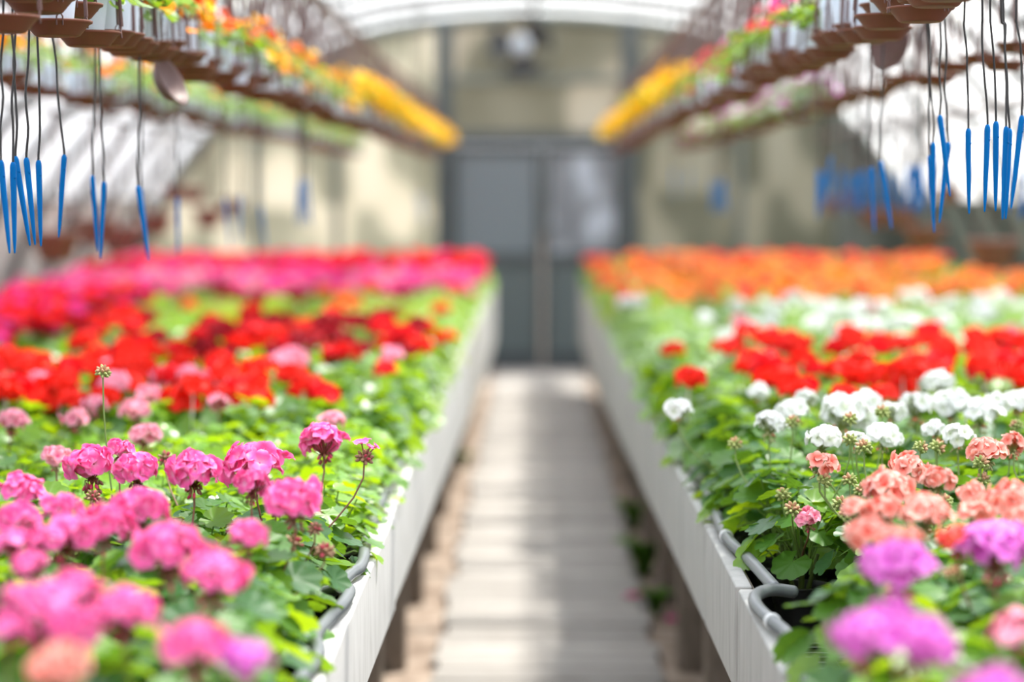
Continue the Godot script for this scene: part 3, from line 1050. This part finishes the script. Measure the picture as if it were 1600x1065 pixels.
# the blurred plants further down: [side, from z, to z, spacing, name, label, colour, chance that it flowers, heads, foliage, head height]
func far_plants() -> void:
	var bands := [
		[-1, 5.68, 7.2, 0.165, "scarlet_geranium", "scarlet geranium on the left bench", ["scarlet", "scarlet", "red", "scarlet", "scarlet", "palepink"], 0.72, 3, "far", 0.275],
		[-1, 7.2, 9.3, 0.17, "crimson_geranium", "dark crimson geranium on the left bench", ["crimson", "crimson", "red", "crimson", "scarlet"], 0.42, 3, "far", 0.285],
		[-1, 9.3, 12.2, 0.18, "budding_geranium", "golden green geranium halfway down left bench", ["crimson", "flame", "crimson"], 0.16, 1, "gold", 0.28],
		[-1, 12.2, 14.5, 0.185, "magenta_geranium", "magenta geranium far down left bench", ["magenta", "pink", "palepink", "palepink", "magenta"], 0.8, 4, "ivy", 0.27],
		[-1, 14.5, 17.4, 0.19, "red_geranium", "bright red geranium at left bench end", ["red", "scarlet", "red", "magenta"], 0.9, 4, "far", 0.285],
		[1, 5.68, 7.65, 0.165, "scarlet_geranium", "scarlet geranium on the right bench", ["scarlet", "red", "scarlet", "scarlet"], 0.62, 2, "far", 0.30],
		[1, 7.65, 11.0, 0.18, "white_geranium", "blurred white geranium on right bench", ["white", "white", "white", "white", "white", "white", "palepink"], 0.22, 2, "pale", 0.28],
		[1, 11.0, 15.2, 0.19, "orange_geranium", "orange geranium far down right bench", ["orange", "orange", "coral", "orange", "amber", "orange"], 0.40, 3, "gold", 0.28],
		[1, 15.2, 17.4, 0.20, "coral_geranium", "coral red geranium at right bench end", ["coral", "red", "orange", "orange"], 0.42, 3, "far", 0.285],
	]
	for b in bands:
		var side: int = b[0]
		var edge := LEFT_EDGE if side < 0 else RIGHT_EDGE
		var z: float = b[1] + b[3] * 0.5
		var row := 0
		while z < b[2]:
			var col := 0
			for c in 16:
				var x: float = edge + side * (0.115 + c * b[3] + rng.randf_range(-0.02, 0.02))
				var p := Vector3(x, DECK, -(z + rng.randf_range(-0.03, 0.03)))
				if absf(x - edge) > 2.5 or not in_frame(p, 120.0):
					continue
				far_plant(b, p, col, row)
				col += 1
			z += b[3]
			row += 1

func far_plant(b: Array, p: Vector3, col: int, row: int) -> void:
	var o := thing(b[4], p, rng.randf_range(0, TAU))
	var side: String = "left" if b[0] < 0 else "right"
	tag(o, "%s, %s from the aisle in its %s row" % [b[5], ordinal(col), ordinal(row)], "geranium", "%s geraniums on the %s bench" % [b[4].get_slice("_", 0), side])
	var look: String = b[9]
	var far_left: bool = b[0] < 0 and p.x < -1.75 and -p.z > 7.25 and -p.z < 11.5
	var f: Mesh = lib.far_ivy[rng.randi() % 3] if look in ["ivy", "gold"] else lib.far[rng.randi() % 5]
	var m: Material = {"far": M.foliage, "ivy": M.foliage_ivy, "gold": M.foliage_gold, "pale": M.foliage_pale}[look]
	if look == "far" and rng.randf() < 0.25:
		m = M.foliage_ivy
	if look == "gold" and rng.randf() < 0.45:
		m = M.foliage_ivy
	if col == 0 or -p.z < 8.0:
		part("pot", lib.pot, M.pot, o)
	tag(part("foliage", f, m, o), "", "", "", "stuff")
	var edge_row: bool = absf(p.x) < 0.66 and -p.z < 11.2 and b[0] < 0 or col == 0 and -p.z < 11.0
	var flowers: bool = rng.randf() < b[7] * (0.35 if edge_row else 1.0)
	if far_left:
		flowers = rng.randf() < 0.9
	if not flowers:
		return
	var n := maxi(1, int(b[8]) + rng.randi_range(-1, 0))
	if far_left:
		n = 4
	for k in n:
		var a := rng.randf_range(0, TAU)
		var r := rng.randf_range(0.01, 0.095)
		var y: float = b[10] + rng.randf_range(0.0, 0.055)
		var at := Vector3(cos(a) * r, y, sin(a) * r)
		var names: Array = b[6]
		var name_: String = names[rng.randi() % names.size()]
		if far_left:
			name_ = ["red", "crimson", "magenta", "red"][rng.randi() % 4]
		part("flower_stem", lib.stalk, M.plant, o, Transform3D(Basis.from_scale(Vector3(1, y - 0.16, 1)), Vector3(at.x, 0.15, at.z)))
		part("flower_head", lib.bloom[rng.randi() % 3], M.bloom[name_], o, Transform3D(Basis.from_euler(Vector3(rng.randfn() * 0.15, rng.randf() * TAU, rng.randfn() * 0.15)).scaled(Vector3.ONE * rng.randf_range(0.85, 1.12)), at))

# ------------------------------------------------------------------ hoses on the bench edges
func smooth_path(pts: Array, steps := 6) -> Array:
	var c := Curve3D.new()
	for k in pts.size():
		var t: Vector3 = (pts[mini(k + 1, pts.size() - 1)] - pts[maxi(k - 1, 0)]) / 6.0
		c.add_point(pts[k], -t, t)
	var out := []
	for k in (pts.size() - 1) * steps + 1:
		out.append(c.sample((k - (1 if k == (pts.size() - 1) * steps else 0)) / steps, fmod(k, steps) / steps if k < (pts.size() - 1) * steps else 1.0))
	return out

func hoses() -> void:
	var specs := [
		["grey irrigation hose running along the right bench rim into the distance", [Vector3(0.392, 0.852, -3.90), Vector3(0.375, 0.855, -4.2), Vector3(0.356, 0.856, -4.5), Vector3(0.37, 0.856, -5.2), Vector3(0.36, 0.856, -6.5), Vector3(0.37, 0.856, -9.0), Vector3(0.36, 0.856, -13.0), Vector3(0.37, 0.856, -17.4)], [-4.45, -5.6]],
		["grey irrigation hose bulging over the right bench rim beside the black pot", [Vector3(0.425, 0.842, -3.93), Vector3(0.385, 0.852, -3.89), Vector3(0.352, 0.858, -3.80), Vector3(0.343, 0.858, -3.71), Vector3(0.351, 0.857, -3.60), Vector3(0.367, 0.855, -3.49), Vector3(0.371, 0.853, -3.37), Vector3(0.358, 0.854, -3.24), Vector3(0.366, 0.854, -2.9), Vector3(0.36, 0.854, -2.4), Vector3(0.372, 0.854, -1.6)], [-3.58, -3.30]],
		["grey irrigation hose with an open end on the left bench rim", [Vector3(-0.322, 0.852, -3.92), Vector3(-0.308, 0.856, -4.02), Vector3(-0.296, 0.858, -4.13), Vector3(-0.312, 0.857, -4.6), Vector3(-0.32, 0.856, -6.0), Vector3(-0.31, 0.856, -9.0), Vector3(-0.318, 0.856, -13.0), Vector3(-0.31, 0.856, -17.4)], []],
		["grey irrigation hose bent round the corner of the left bench rim", [Vector3(-0.345, 0.838, -3.93), Vector3(-0.315, 0.852, -3.90), Vector3(-0.296, 0.858, -3.84), Vector3(-0.297, 0.857, -3.72), Vector3(-0.312, 0.853, -3.58), Vector3(-0.318, 0.853, -3.46), Vector3(-0.303, 0.856, -3.36), Vector3(-0.300, 0.856, -3.26), Vector3(-0.315, 0.854, -3.0), Vector3(-0.30, 0.854, -2.5), Vector3(-0.31, 0.854, -1.6)], []],
	]
	for q in specs:
		var o := thing("irrigation_hose")
		tag(o, q[0], "hose")
		var path := smooth_path(q[1])
		var s := Shape.new()
		s.tube(path, [0.0105], 12)
		if q[0].contains("open end"):
			s.tube([path[0] + Vector3(0, 0, 0.0004), path[0] + Vector3(0, 0, 0.0008)], [0.007], 10)
		part("hose", s.done(), M.hose, o)
		for z in q[2]:
			for k in path.size() - 1:
				if (path[k].z - z) * (path[k + 1].z - z) <= 0:
					var d: Vector3 = (path[k + 1] - path[k]).normalized()
					var m: Vector3 = path[k].lerp(path[k + 1], 0.5)
					var c := Shape.new()
					c.tube([m - d * 0.005, m - d * 0.004, m + d * 0.004, m + d * 0.005], [0.0112, 0.0132, 0.0132, 0.0112], 14)
					part("clamp", c.done(), M.clamp, o)
					break

# ------------------------------------------------------------------ hanging baskets
func basket_library() -> void:
	var s := Shape.new()
	s.lathe([[0.0, 0.0], [0.034, 0.0], [0.038, 0.002], [0.053, 0.020], [0.058, 0.022], [0.059, 0.026], [0.0565, 0.027], [0.051, 0.022], [0.036, 0.005], [0.0, 0.004]], 24)
	lib.saucer = s.done()
	var p := Shape.new()
	p.lathe([[0.0, 0.006], [0.024, 0.006], [0.026, 0.010], [0.034, 0.085], [0.037, 0.087], [0.037, 0.095], [0.0345, 0.095], [0.033, 0.080], [0.0, 0.078]], 20)
	lib.basket_pot = p.done()
	var h := Shape.new()
	for k in 3:
		var a := TAU * k / 3.0 + 0.5
		var d := Vector3(cos(a), 0, sin(a))
		var w := Vector3(-sin(a), 0, cos(a))
		for e in [-1, 1]:      # fork that clips on the rim
			h.tube([d * 0.058 + w * 0.005 * e + Vector3(0, 0.016, 0), d * 0.057 + w * 0.005 * e + Vector3(0, 0.030, 0), d * 0.058 + Vector3(0, 0.038, 0)], [0.0014], 4)
		h.tube([d * 0.058 + Vector3(0, 0.036, 0), d * 0.053 + Vector3(0, 0.11, 0), d * 0.022 + Vector3(0, 0.30, 0), d * 0.004 + Vector3(0, 0.375, 0)], [0.0036, 0.0036, 0.0032, 0.0032], 5)
	h.tube([Vector3(0, 0.36, 0), Vector3(0, 0.40, 0), Vector3(0.012, 0.425, 0), Vector3(0.024, 0.412, 0), Vector3(0.024, 0.400, 0)], [0.003, 0.003, 0.0026, 0.0026, 0.0026], 6)
	lib.basket_hanger = h.done()
	var leaf := leaf_shape(1.0, 8, 1, 3, 0.2, 0.1, 0.1, 0.6)
	lib.basket_leaves = []
	for k in 4:
		var f := Shape.new()
		for q in canopy(46, 0.075, 0.145, 0.085, 0.010, 0.018):
			f.add(leaf, q[0] * Transform3D(Basis.from_scale(Vector3(1.35, 1, 0.8) * q[1]), Vector3.ZERO))
		for j in 4:
			var a := rng.randf_range(0, TAU)
			var d := Vector3(cos(a), 0, sin(a))
			f.tube([Vector3(0, 0.09, 0), d * 0.06 + Vector3(0, 0.12, 0), d * 0.10 + Vector3(0, 0.10, 0)], [0.002, 0.0014, 0.001], 4, false)
			for i in 5:
				var t := i / 4.0
				f.add(leaf, Transform3D(facing(Vector3(rng.randfn() * 0.4, 1, rng.randfn() * 0.4), d + Vector3(rng.randfn(), 0, rng.randfn())).scaled(Vector3.ONE * 0.013), d * lerpf(0.05, 0.10, t) + Vector3(0, 0.118 - 0.02 * t, 0)))
		lib.basket_leaves.append(f.done())
	lib.blossom = []
	for k in 2:
		lib.blossom.append(floret_shape(0.019, 3, 2, [0.55, 0.9][k], Color.WHITE, Color.WHITE, Color.WHITE, 6).done())
	var b := Shape.new()
	b.lathe([[0.0, 0.0], [0.045, 0.0], [0.052, 0.006], [0.085, 0.085], [0.092, 0.09], [0.092, 0.10], [0.082, 0.10], [0.05, 0.02], [0.0, 0.018]], 20)
	lib.bowl = b.done()
	var bh := Shape.new()
	for k in 3:
		var a := TAU * k / 3.0
		bh.tube([Vector3(cos(a) * 0.088, 0.095, sin(a) * 0.088), Vector3(0, 0.50, 0)], [0.003], 5)
	bh.tube([Vector3(0, 0.49, 0), Vector3(0, 0.54, 0), Vector3(0.014, 0.565, 0), Vector3(0.026, 0.55, 0)], [0.003], 6)
	lib.bowl_hanger = bh.done()

func make_basket(called: String, at: Vector3, colours: Array, n: int, leaves: Material, spread := 0.075, lift := 0.0, size := 1.0, potted := true) -> Node3D:
	var o := thing(called, at, rng.randf_range(0, TAU))
	part("saucer", lib.saucer, M.saucer, o)
	part("hanger", lib.basket_hanger, M.hanger, o)
	if potted:
		part("pot", lib.basket_pot, M.basket, o)
	if leaves:
		tag(part("foliage", lib.basket_leaves[rng.randi() % 4], leaves, o, Transform3D(Basis.from_scale(Vector3(spread, 0.075, spread) / 0.075), Vector3(0, lift, 0))), "", "", "", "stuff")
	for k in n:
		var a := rng.randf_range(0, TAU)
		var t := rng.randf()
		var d := Vector3(cos(a), 0, sin(a))
		var p := d * spread * sqrt(t) * 1.15 + Vector3(0, 0.158 - 0.09 * t * t + rng.randf_range(-0.015, 0.025) + lift, 0)
		part("blossom", lib.blossom[rng.randi() % 2], M.bloom[colours[rng.randi() % colours.size()]], o, Transform3D(facing(d * (0.3 + t) + Vector3(rng.randfn() * 0.3, 0.9, rng.randfn() * 0.3 + 0.25), Vector3(rng.randfn(), 0.1, rng.randfn())).scaled(Vector3.ONE * size * rng.randf_range(0.8, 1.15)), p))
	return o

func rail(x: float, y: float, z0: float, z1: float, label: String) -> void:
	var o := thing("hanging_rail")
	tag(o, label, "rail")
	var s := Shape.new()
	s.tube([Vector3(x, y, -z0), Vector3(x, y, -z1)], [0.014], 8)
	part("pipe", s.done(), M.hanger, o)
	var c := Shape.new()
	var z := z0 + 0.5
	while z < z1:
		c.tube([Vector3(x, y, -z), Vector3(x, roof_height(x) - 0.03, -z)], [0.004], 5)
		z += 1.2
	part("suspension_wire", c.done(), M.steel, o)

func basket_rows() -> void:
	basket_library()
	rail(-0.80, 2.18, 2.6, 19.6, "brown pipe over the left bench carrying the row nearest the aisle")
	rail(-1.42, 2.18, 5.0, 19.6, "brown pipe over the left bench carrying the outer basket row")
	rail(0.66, 2.21, 2.4, 19.6, "brown pipe over the right bench carrying the row nearest the aisle")
	rail(1.12, 2.21, 4.4, 19.6, "brown pipe over the right bench carrying the outer basket row")
	rail(-2.3, 1.96, 8.0, 19.0, "brown pipe near the left wall carrying brown bowls")
	rail(2.2, 1.90, 8.0, 19.0, "brown pipe near the right wall carrying brown bowls")
	# left row next to the aisle
	var z := 3.42
	var k := 0
	while z < 19.4:
		var o := make_basket("hanging_basket", Vector3(-0.80 + rng.randf_range(-0.015, 0.015), 1.775 + rng.randf_range(-0.025, 0.02) - (0.03 if k == 2 else 0.0), -z), ["amber", "yellow", "flame", "amber"] if z < 10.0 else ["yellow"], 0 if z < 4.15 else (rng.randi_range(5, 9) if z < 10.0 else 20), null if z < 4.0 or z < 10.0 and rng.randf() < 0.4 else ([M.foliage_pale, M.foliage][k % 2] if z < 10 else (M.foliage_gold if k % 3 == 0 else null)), 0.08 if z < 10 else 0.155, 0.0 if z < 10 else 0.03, 1.0 if z < 10 else 1.4, z > 4.0)
		if z < 6.0:
			tag(o, "brown-saucered hanging pot over the left bench, %s from the front in the inner row" % ordinal(k), "hanging basket")
		elif z < 10.0:
			tag(o, "orange and yellow hanging pot, %s from the front in the left inner row" % ordinal(k), "hanging basket", "orange hanging pots of the left inner row")
		else:
			tag(o, "yellow-flowered hanging pot, %s from the front in the left inner row" % ordinal(k), "hanging basket", "yellow hanging pots of the left inner row")
		z += 0.125 if z < 8 else 0.17
		k += 1
	# right row next to the aisle
	z = 3.1
	k = 0
	while z < 19.4:
		var few: bool = z < 4.3
		var o := make_basket("hanging_basket", Vector3(0.66 + rng.randf_range(-0.015, 0.015), 1.80 + rng.randf_range(-0.022, 0.022), -z), ["rose", "coral", "pink", "rose"] if z < 10.2 else ["yellow"], 0 if few else (rng.randi_range(2, 5) if z < 10.2 else 20), null if few or z < 10.2 and rng.randf() < 0.35 else ([M.foliage, M.foliage_ivy, M.foliage][k % 3] if z < 10.2 else (M.foliage_gold if k % 3 == 0 else null)), 0.08 if z < 10.2 else 0.155, 0.0 if z < 10.2 else 0.03, 1.0 if z < 10.2 else 1.4, z > 4.2)
		if z < 6.0:
			tag(o, "brown-saucered hanging pot over the right bench, %s from the front in the inner row" % ordinal(k), "hanging basket")
		elif z < 10.2:
			tag(o, "pink and coral hanging pot, %s from the front in the right inner row" % ordinal(k), "hanging basket", "pink hanging pots of the right inner row")
		else:
			tag(o, "yellow-flowered hanging pot, %s from the front in the right inner row" % ordinal(k), "hanging basket", "yellow hanging pots of the right inner row")
		z += 0.125 if z < 8 else 0.17
		k += 1
	# outer rows
	z = 6.0
	k = 0
	while z < 19.2:
		var o := make_basket("hanging_basket", Vector3(-1.42 + rng.randf_range(-0.02, 0.02), 1.772 + rng.randf_range(-0.02, 0.02), -z), ["amber", "flame", "amber"], rng.randi_range(2, 5) if z < 9.5 else rng.randi_range(0, 2), M.foliage_pale if rng.randf() < 0.65 else null, 0.095, 0.0)
		tag(o, "pale-leaved hanging pot with orange blossoms, %s along the outer left row" % ordinal(k), "hanging basket", "hanging pots of the outer left row")
		z += 0.20
		k += 1
	z = 5.2
	k = 0
	while z < 18.6:
		var mixed: bool = z > 10.0 and z < 16.0
		var o := make_basket("hanging_basket", Vector3(1.12 + rng.randf_range(-0.02, 0.02), 1.80 + rng.randf_range(-0.02, 0.02), -z), ["white", "violet", "white", "violet"], 16 if mixed else 0, M.foliage_pale if mixed else null, 0.13, -0.03 if mixed else 0.0, 1.7, mixed)
		if mixed:
			tag(o, "white and violet hanging pot, %s along the outer right row" % ordinal(k), "hanging basket", "white and violet hanging pots of the outer right row")
		else:
			tag(o, "bare brown saucer on its hanger, %s along the outer right row" % ordinal(k), "hanging basket", "bare hanging saucers of the outer right row")
		z += 0.24
		k += 1
	# brown bowls by the side walls
	for side: int in [-1, 1]:
		z = 11.6
		k = 0
		while z < 18.6:
			var o := thing("brown_bowl", Vector3(2.3 * side if side < 0 else 2.2, 1.5, -z), rng.randf() * TAU)
			var big := rng.randf_range(0.85, 1.5)
			o.scale = Vector3.ONE * big
			o.position.y = (1.975 if side < 0 else 1.915) - 0.565 * big
			part("bowl", lib.bowl, M.brown_bowl, o)
			part("hanger", lib.bowl_hanger, M.hanger, o)
			tag(o, "empty brown bowl hanging near the %s wall, %s from the front" % ["left" if side < 0 else "right", ordinal(k)], "hanging bowl", "empty brown bowls near the %s wall" % ("left" if side < 0 else "right"))
			z += rng.randf_range(0.7, 1.3)
			k += 1
	# two saucers that hang loose on edge
	for q in [[255, 135, 5.15, "loose brown saucer dangling on edge below the left inner row", Vector3(0.86, 0.46, 0.25)], [1398, 72, 5.4, "loose brown saucer dangling on edge below the right inner row", Vector3(-0.75, 0.12, 0.55)]]:
		var p := at_depth(q[0], q[1], q[2])
		var o := thing("loose_saucer", p)
		part("saucer", lib.saucer, M.hanger, o, Transform3D(facing(q[4], Vector3(0.1, 1, 0)), Vector3.ZERO))
		var s := Shape.new()
		var hang := Vector3((-0.80 if q[0] < 800 else 0.66) - p.x, 2.18 - p.y, 0.0)
		s.tube([Vector3(0, 0.05, 0), Vector3(hang.x * 0.5, 0.2, 0), hang], [0.0016], 5)
		part("strap", s.done(), M.hanger, o)
		tag(o, q[3], "saucer")

# ------------------------------------------------------------------ drip tubes with blue stakes
func drip(top: Vector2, bottom: Vector2, up: float, label: String, group := "", long := 0.146) -> void:
	var s := top.distance_to(bottom) / long
	var z := F / s
	var a := at_depth(top.x, top.y, z)
	var b := at_depth(bottom.x, bottom.y, z)
	var c := at_depth(up, 0, z)
	var o := thing("drip_line", a)
	var t := Shape.new()
	var path := [Vector3(0, -0.004, 0), Vector3(0, 0.012, 0)]
	for k in range(1, 6):
		var q := (c - a) * (k / 5.0)
		path.append(q + Vector3(rng.randf_range(-0.003, 0.003), 0, rng.randf_range(-0.003, 0.003)))
	path.append(Vector3(c.x - a.x + (c.x - a.x) * 0.3, 2.19 - a.y, 0))
	t.tube(smooth_path(path, 3), [0.0021], 6)
	part("tube", t.done(), M.tube, o)
	var st := Shape.new()
	var d := b - a
	st.tube([Vector3(0, 0.004, 0), d * 0.005, d * 0.04, d * 0.5, d * 0.85, d * 0.985, d], [0.003, 0.0050, 0.0054, 0.0047, 0.0032, 0.0017, 0.0007], 8)
	var m := d * 0.16
	st.tube([m, m + Vector3(0.004, 0.002, 0.004)], [0.0025, 0.002], 6)
	part("stake", st.done(), M.blue, o)
	tag(o, label, "drip stake", group)

func drip_stakes() -> void:
	var near := [
		[2, 254, 14, 396, 8, "blue drip stake on a black tube, leftmost of all"], [21, 257, 22, 396, 25, "blue drip stake hanging upright, second from the left end"], [25, 248, 46, 384, 28, "blue drip stake slanting strongly, third from the left end"], [42, 250, 54, 383, 48, "blue drip stake slightly slanted, fourth from the left end"],
		[61, 254, 63, 385, 63, "blue drip stake hanging straight, fifth from the left end"], [101, 245, 91, 371, 81, "blue drip stake leaning the other way, sixth from the left end"], [145, 277, 152, 393, 154, "blue drip stake, left one of the close pair beside the brown saucers"], [163, 287, 156, 404, 160, "blue drip stake, right one of the close pair beside the brown saucers"],
		[216, 293, 232, 407, 225, "blue drip stake below the dangling left saucer, front one of two"], [220, 297, 230, 400, 227, "blue drip stake below the dangling left saucer, rear one of two"],
		[1450, 246, 1458, 363, 1444, "blue drip stake, lowest tip of the right side cluster"], [1455, 226, 1457, 345, 1446, "blue drip stake just behind the lowest one of the right cluster"], [1465, 184, 1482, 307, 1466, "blue drip stake, front one of the crossed right pair"], [1478, 226, 1466, 348, 1468, "blue drip stake, rear one of the crossed right pair"],
		[1509, 205, 1512, 334, 1499, "blue drip stake hanging alone right of the crossed pair"], [1539, 199, 1536, 331, 1526, "blue drip stake, left one of the upright pair near the right edge"], [1552, 194, 1553, 330, 1540, "blue drip stake, right one of the upright pair near the right edge"], [1568, 202, 1564, 343, 1559, "blue drip stake, front one of the touching pair near the right edge"],
		[1573, 205, 1569, 342, 1562, "blue drip stake, rear one of the touching pair near the right edge"], [1592, 185, 1577, 326, 1582, "blue drip stake leaning in, rightmost of the sharp ones"],
		[1359, 264, 1365, 363, 1351, "soft-focus blue drip stake, left one below the dangling right saucer"], [1374, 254, 1392, 358, 1376, "soft-focus blue drip stake, slanted one below the dangling right saucer"],
		[277.6, 311, 278, 400, 282, "soft-focus blue drip stake hanging alone before the pale end wall"], [1297, 247, 1284, 322, 1300, "blurred blue drip stake leaning over the two beside it"], [1276, 268, 1276, 342, 1278, "blurred blue drip stake, left one of the soft trio"], [1282, 272, 1277, 338, 1284, "blurred blue drip stake, middle one of the soft trio"],
	]
	for q in near:
		drip(Vector2(q[0], q[1]), Vector2(q[2], q[3]), q[4], q[5])
	# far bundles, blurred to blue patches
	for q in [[1345, 270, 13, 9.5, 0.09, "large bundle before the dark right corner"], [1433, 262, 9, 8.0, 0.04, "bundle right of the two soft stakes"], [1120, 282, 7, 11.5, 0.035, "bundle before the olive panels right of the door"], [475, 286, 6, 8.6, 0.03, "bundle before the pale panels on the left"],
			[1312, 272, 5, 10.5, 0.10, "loose bundle left of the dark right corner"], [1395, 276, 6, 10.0, 0.16, "wide loose bundle in the dark right corner"], [1062, 270, 3, 14.0, 0.06, "faint trio just right of the door"], [658, 310, 3, 14.0, 0.05, "faint trio just left of the door"],
			[362, 312, 2, 7.4, 0.04, "faint pair before the brightest left panel"], [408, 320, 1, 8.5, 0.01, "single faint stake by the left post"], [1594, 262, 3, 7.0, 0.03, "trio at the right edge of the picture"]]:
		for k in q[2]:
			var s: float = F / q[3]
			var w: float = q[4] * s
			var x: float = q[0] + rng.randf_range(-w, w)
			var y: float = q[1] + rng.randf_range(-6, 6)
			var l: float = 0.146 * s
			var lean := rng.randf_range(-0.12, 0.12)
			drip(Vector2(x, y), Vector2(x + l * lean, y + l * sqrt(1 - lean * lean)), x + rng.randf_range(-4, 4), "blurred blue drip stake, %s of the %s" % [ordinal(k), q[5]], "far blue drip stakes over the %s bench" % ("left" if q[0] < 800 else "right"))

# ------------------------------------------------------------------ weeds and fallen flowers on the ground
func small_things() -> void:
	for q in [[0.425, -9.3, 0.20, "green weed clump under the edge of the right bench"], [0.43, -8.45, 0.12, "small green weed under the right bench nearer the viewer"], [0.44, -10.6, 0.17, "green weed under the right bench beside a leg"], [-0.38, -13.0, 0.10, "small yellow-green weed beside the path under the left bench"], [-0.29, -8.5, 0.03, "tiny green seedling at the left edge of the planks"]]:
		var o := thing("weed", Vector3(q[0], 0.0, q[1]))
		var s := Shape.new()
		for k in 44:
			var a := rng.randf_range(0, TAU)
			var l: float = q[2] * rng.randf_range(0.5, 1.0)
			var d := Vector3(cos(a), 0, sin(a))
			var w := Vector3(-sin(a), 0, cos(a)) * l * 0.13
			var m := d * l * 0.3 + Vector3(0, l * 0.7, 0)
			var e := d * l * 0.7 + Vector3(0, l * 0.8, 0)
			s.face(-w, w, m + w * 1.6, m - w * 1.6)
			s.tri(s.pt(m - w * 1.6), s.pt(m + w * 1.6), s.pt(e))
		tag(part("blades", s.done(), M.grass, o), "", "", "", "stuff")
		tag(o, q[3], "weed")
	for q in [[0.36, 0.035, -8.6, "fallen pink flower lying at the right edge of the planks"], [0.50, 0.004, -8.3, "fallen pink flower lying on the earth under the right bench"]]:
		var o := thing("fallen_flower", Vector3(q[0], q[1], q[2]))
		for k in 5:
			part("floret", lib.floret.pink[rng.randi() % 4], M.petal, o, Transform3D(Basis.from_euler(Vector3(rng.randf_range(-0.4, 0.4), rng.randf() * TAU, 0)), Vector3(rng.randf_range(-0.025, 0.025), 0.004 + 0.003 * k, rng.randf_range(-0.02, 0.02))))
		tag(o, q[3], "flower")
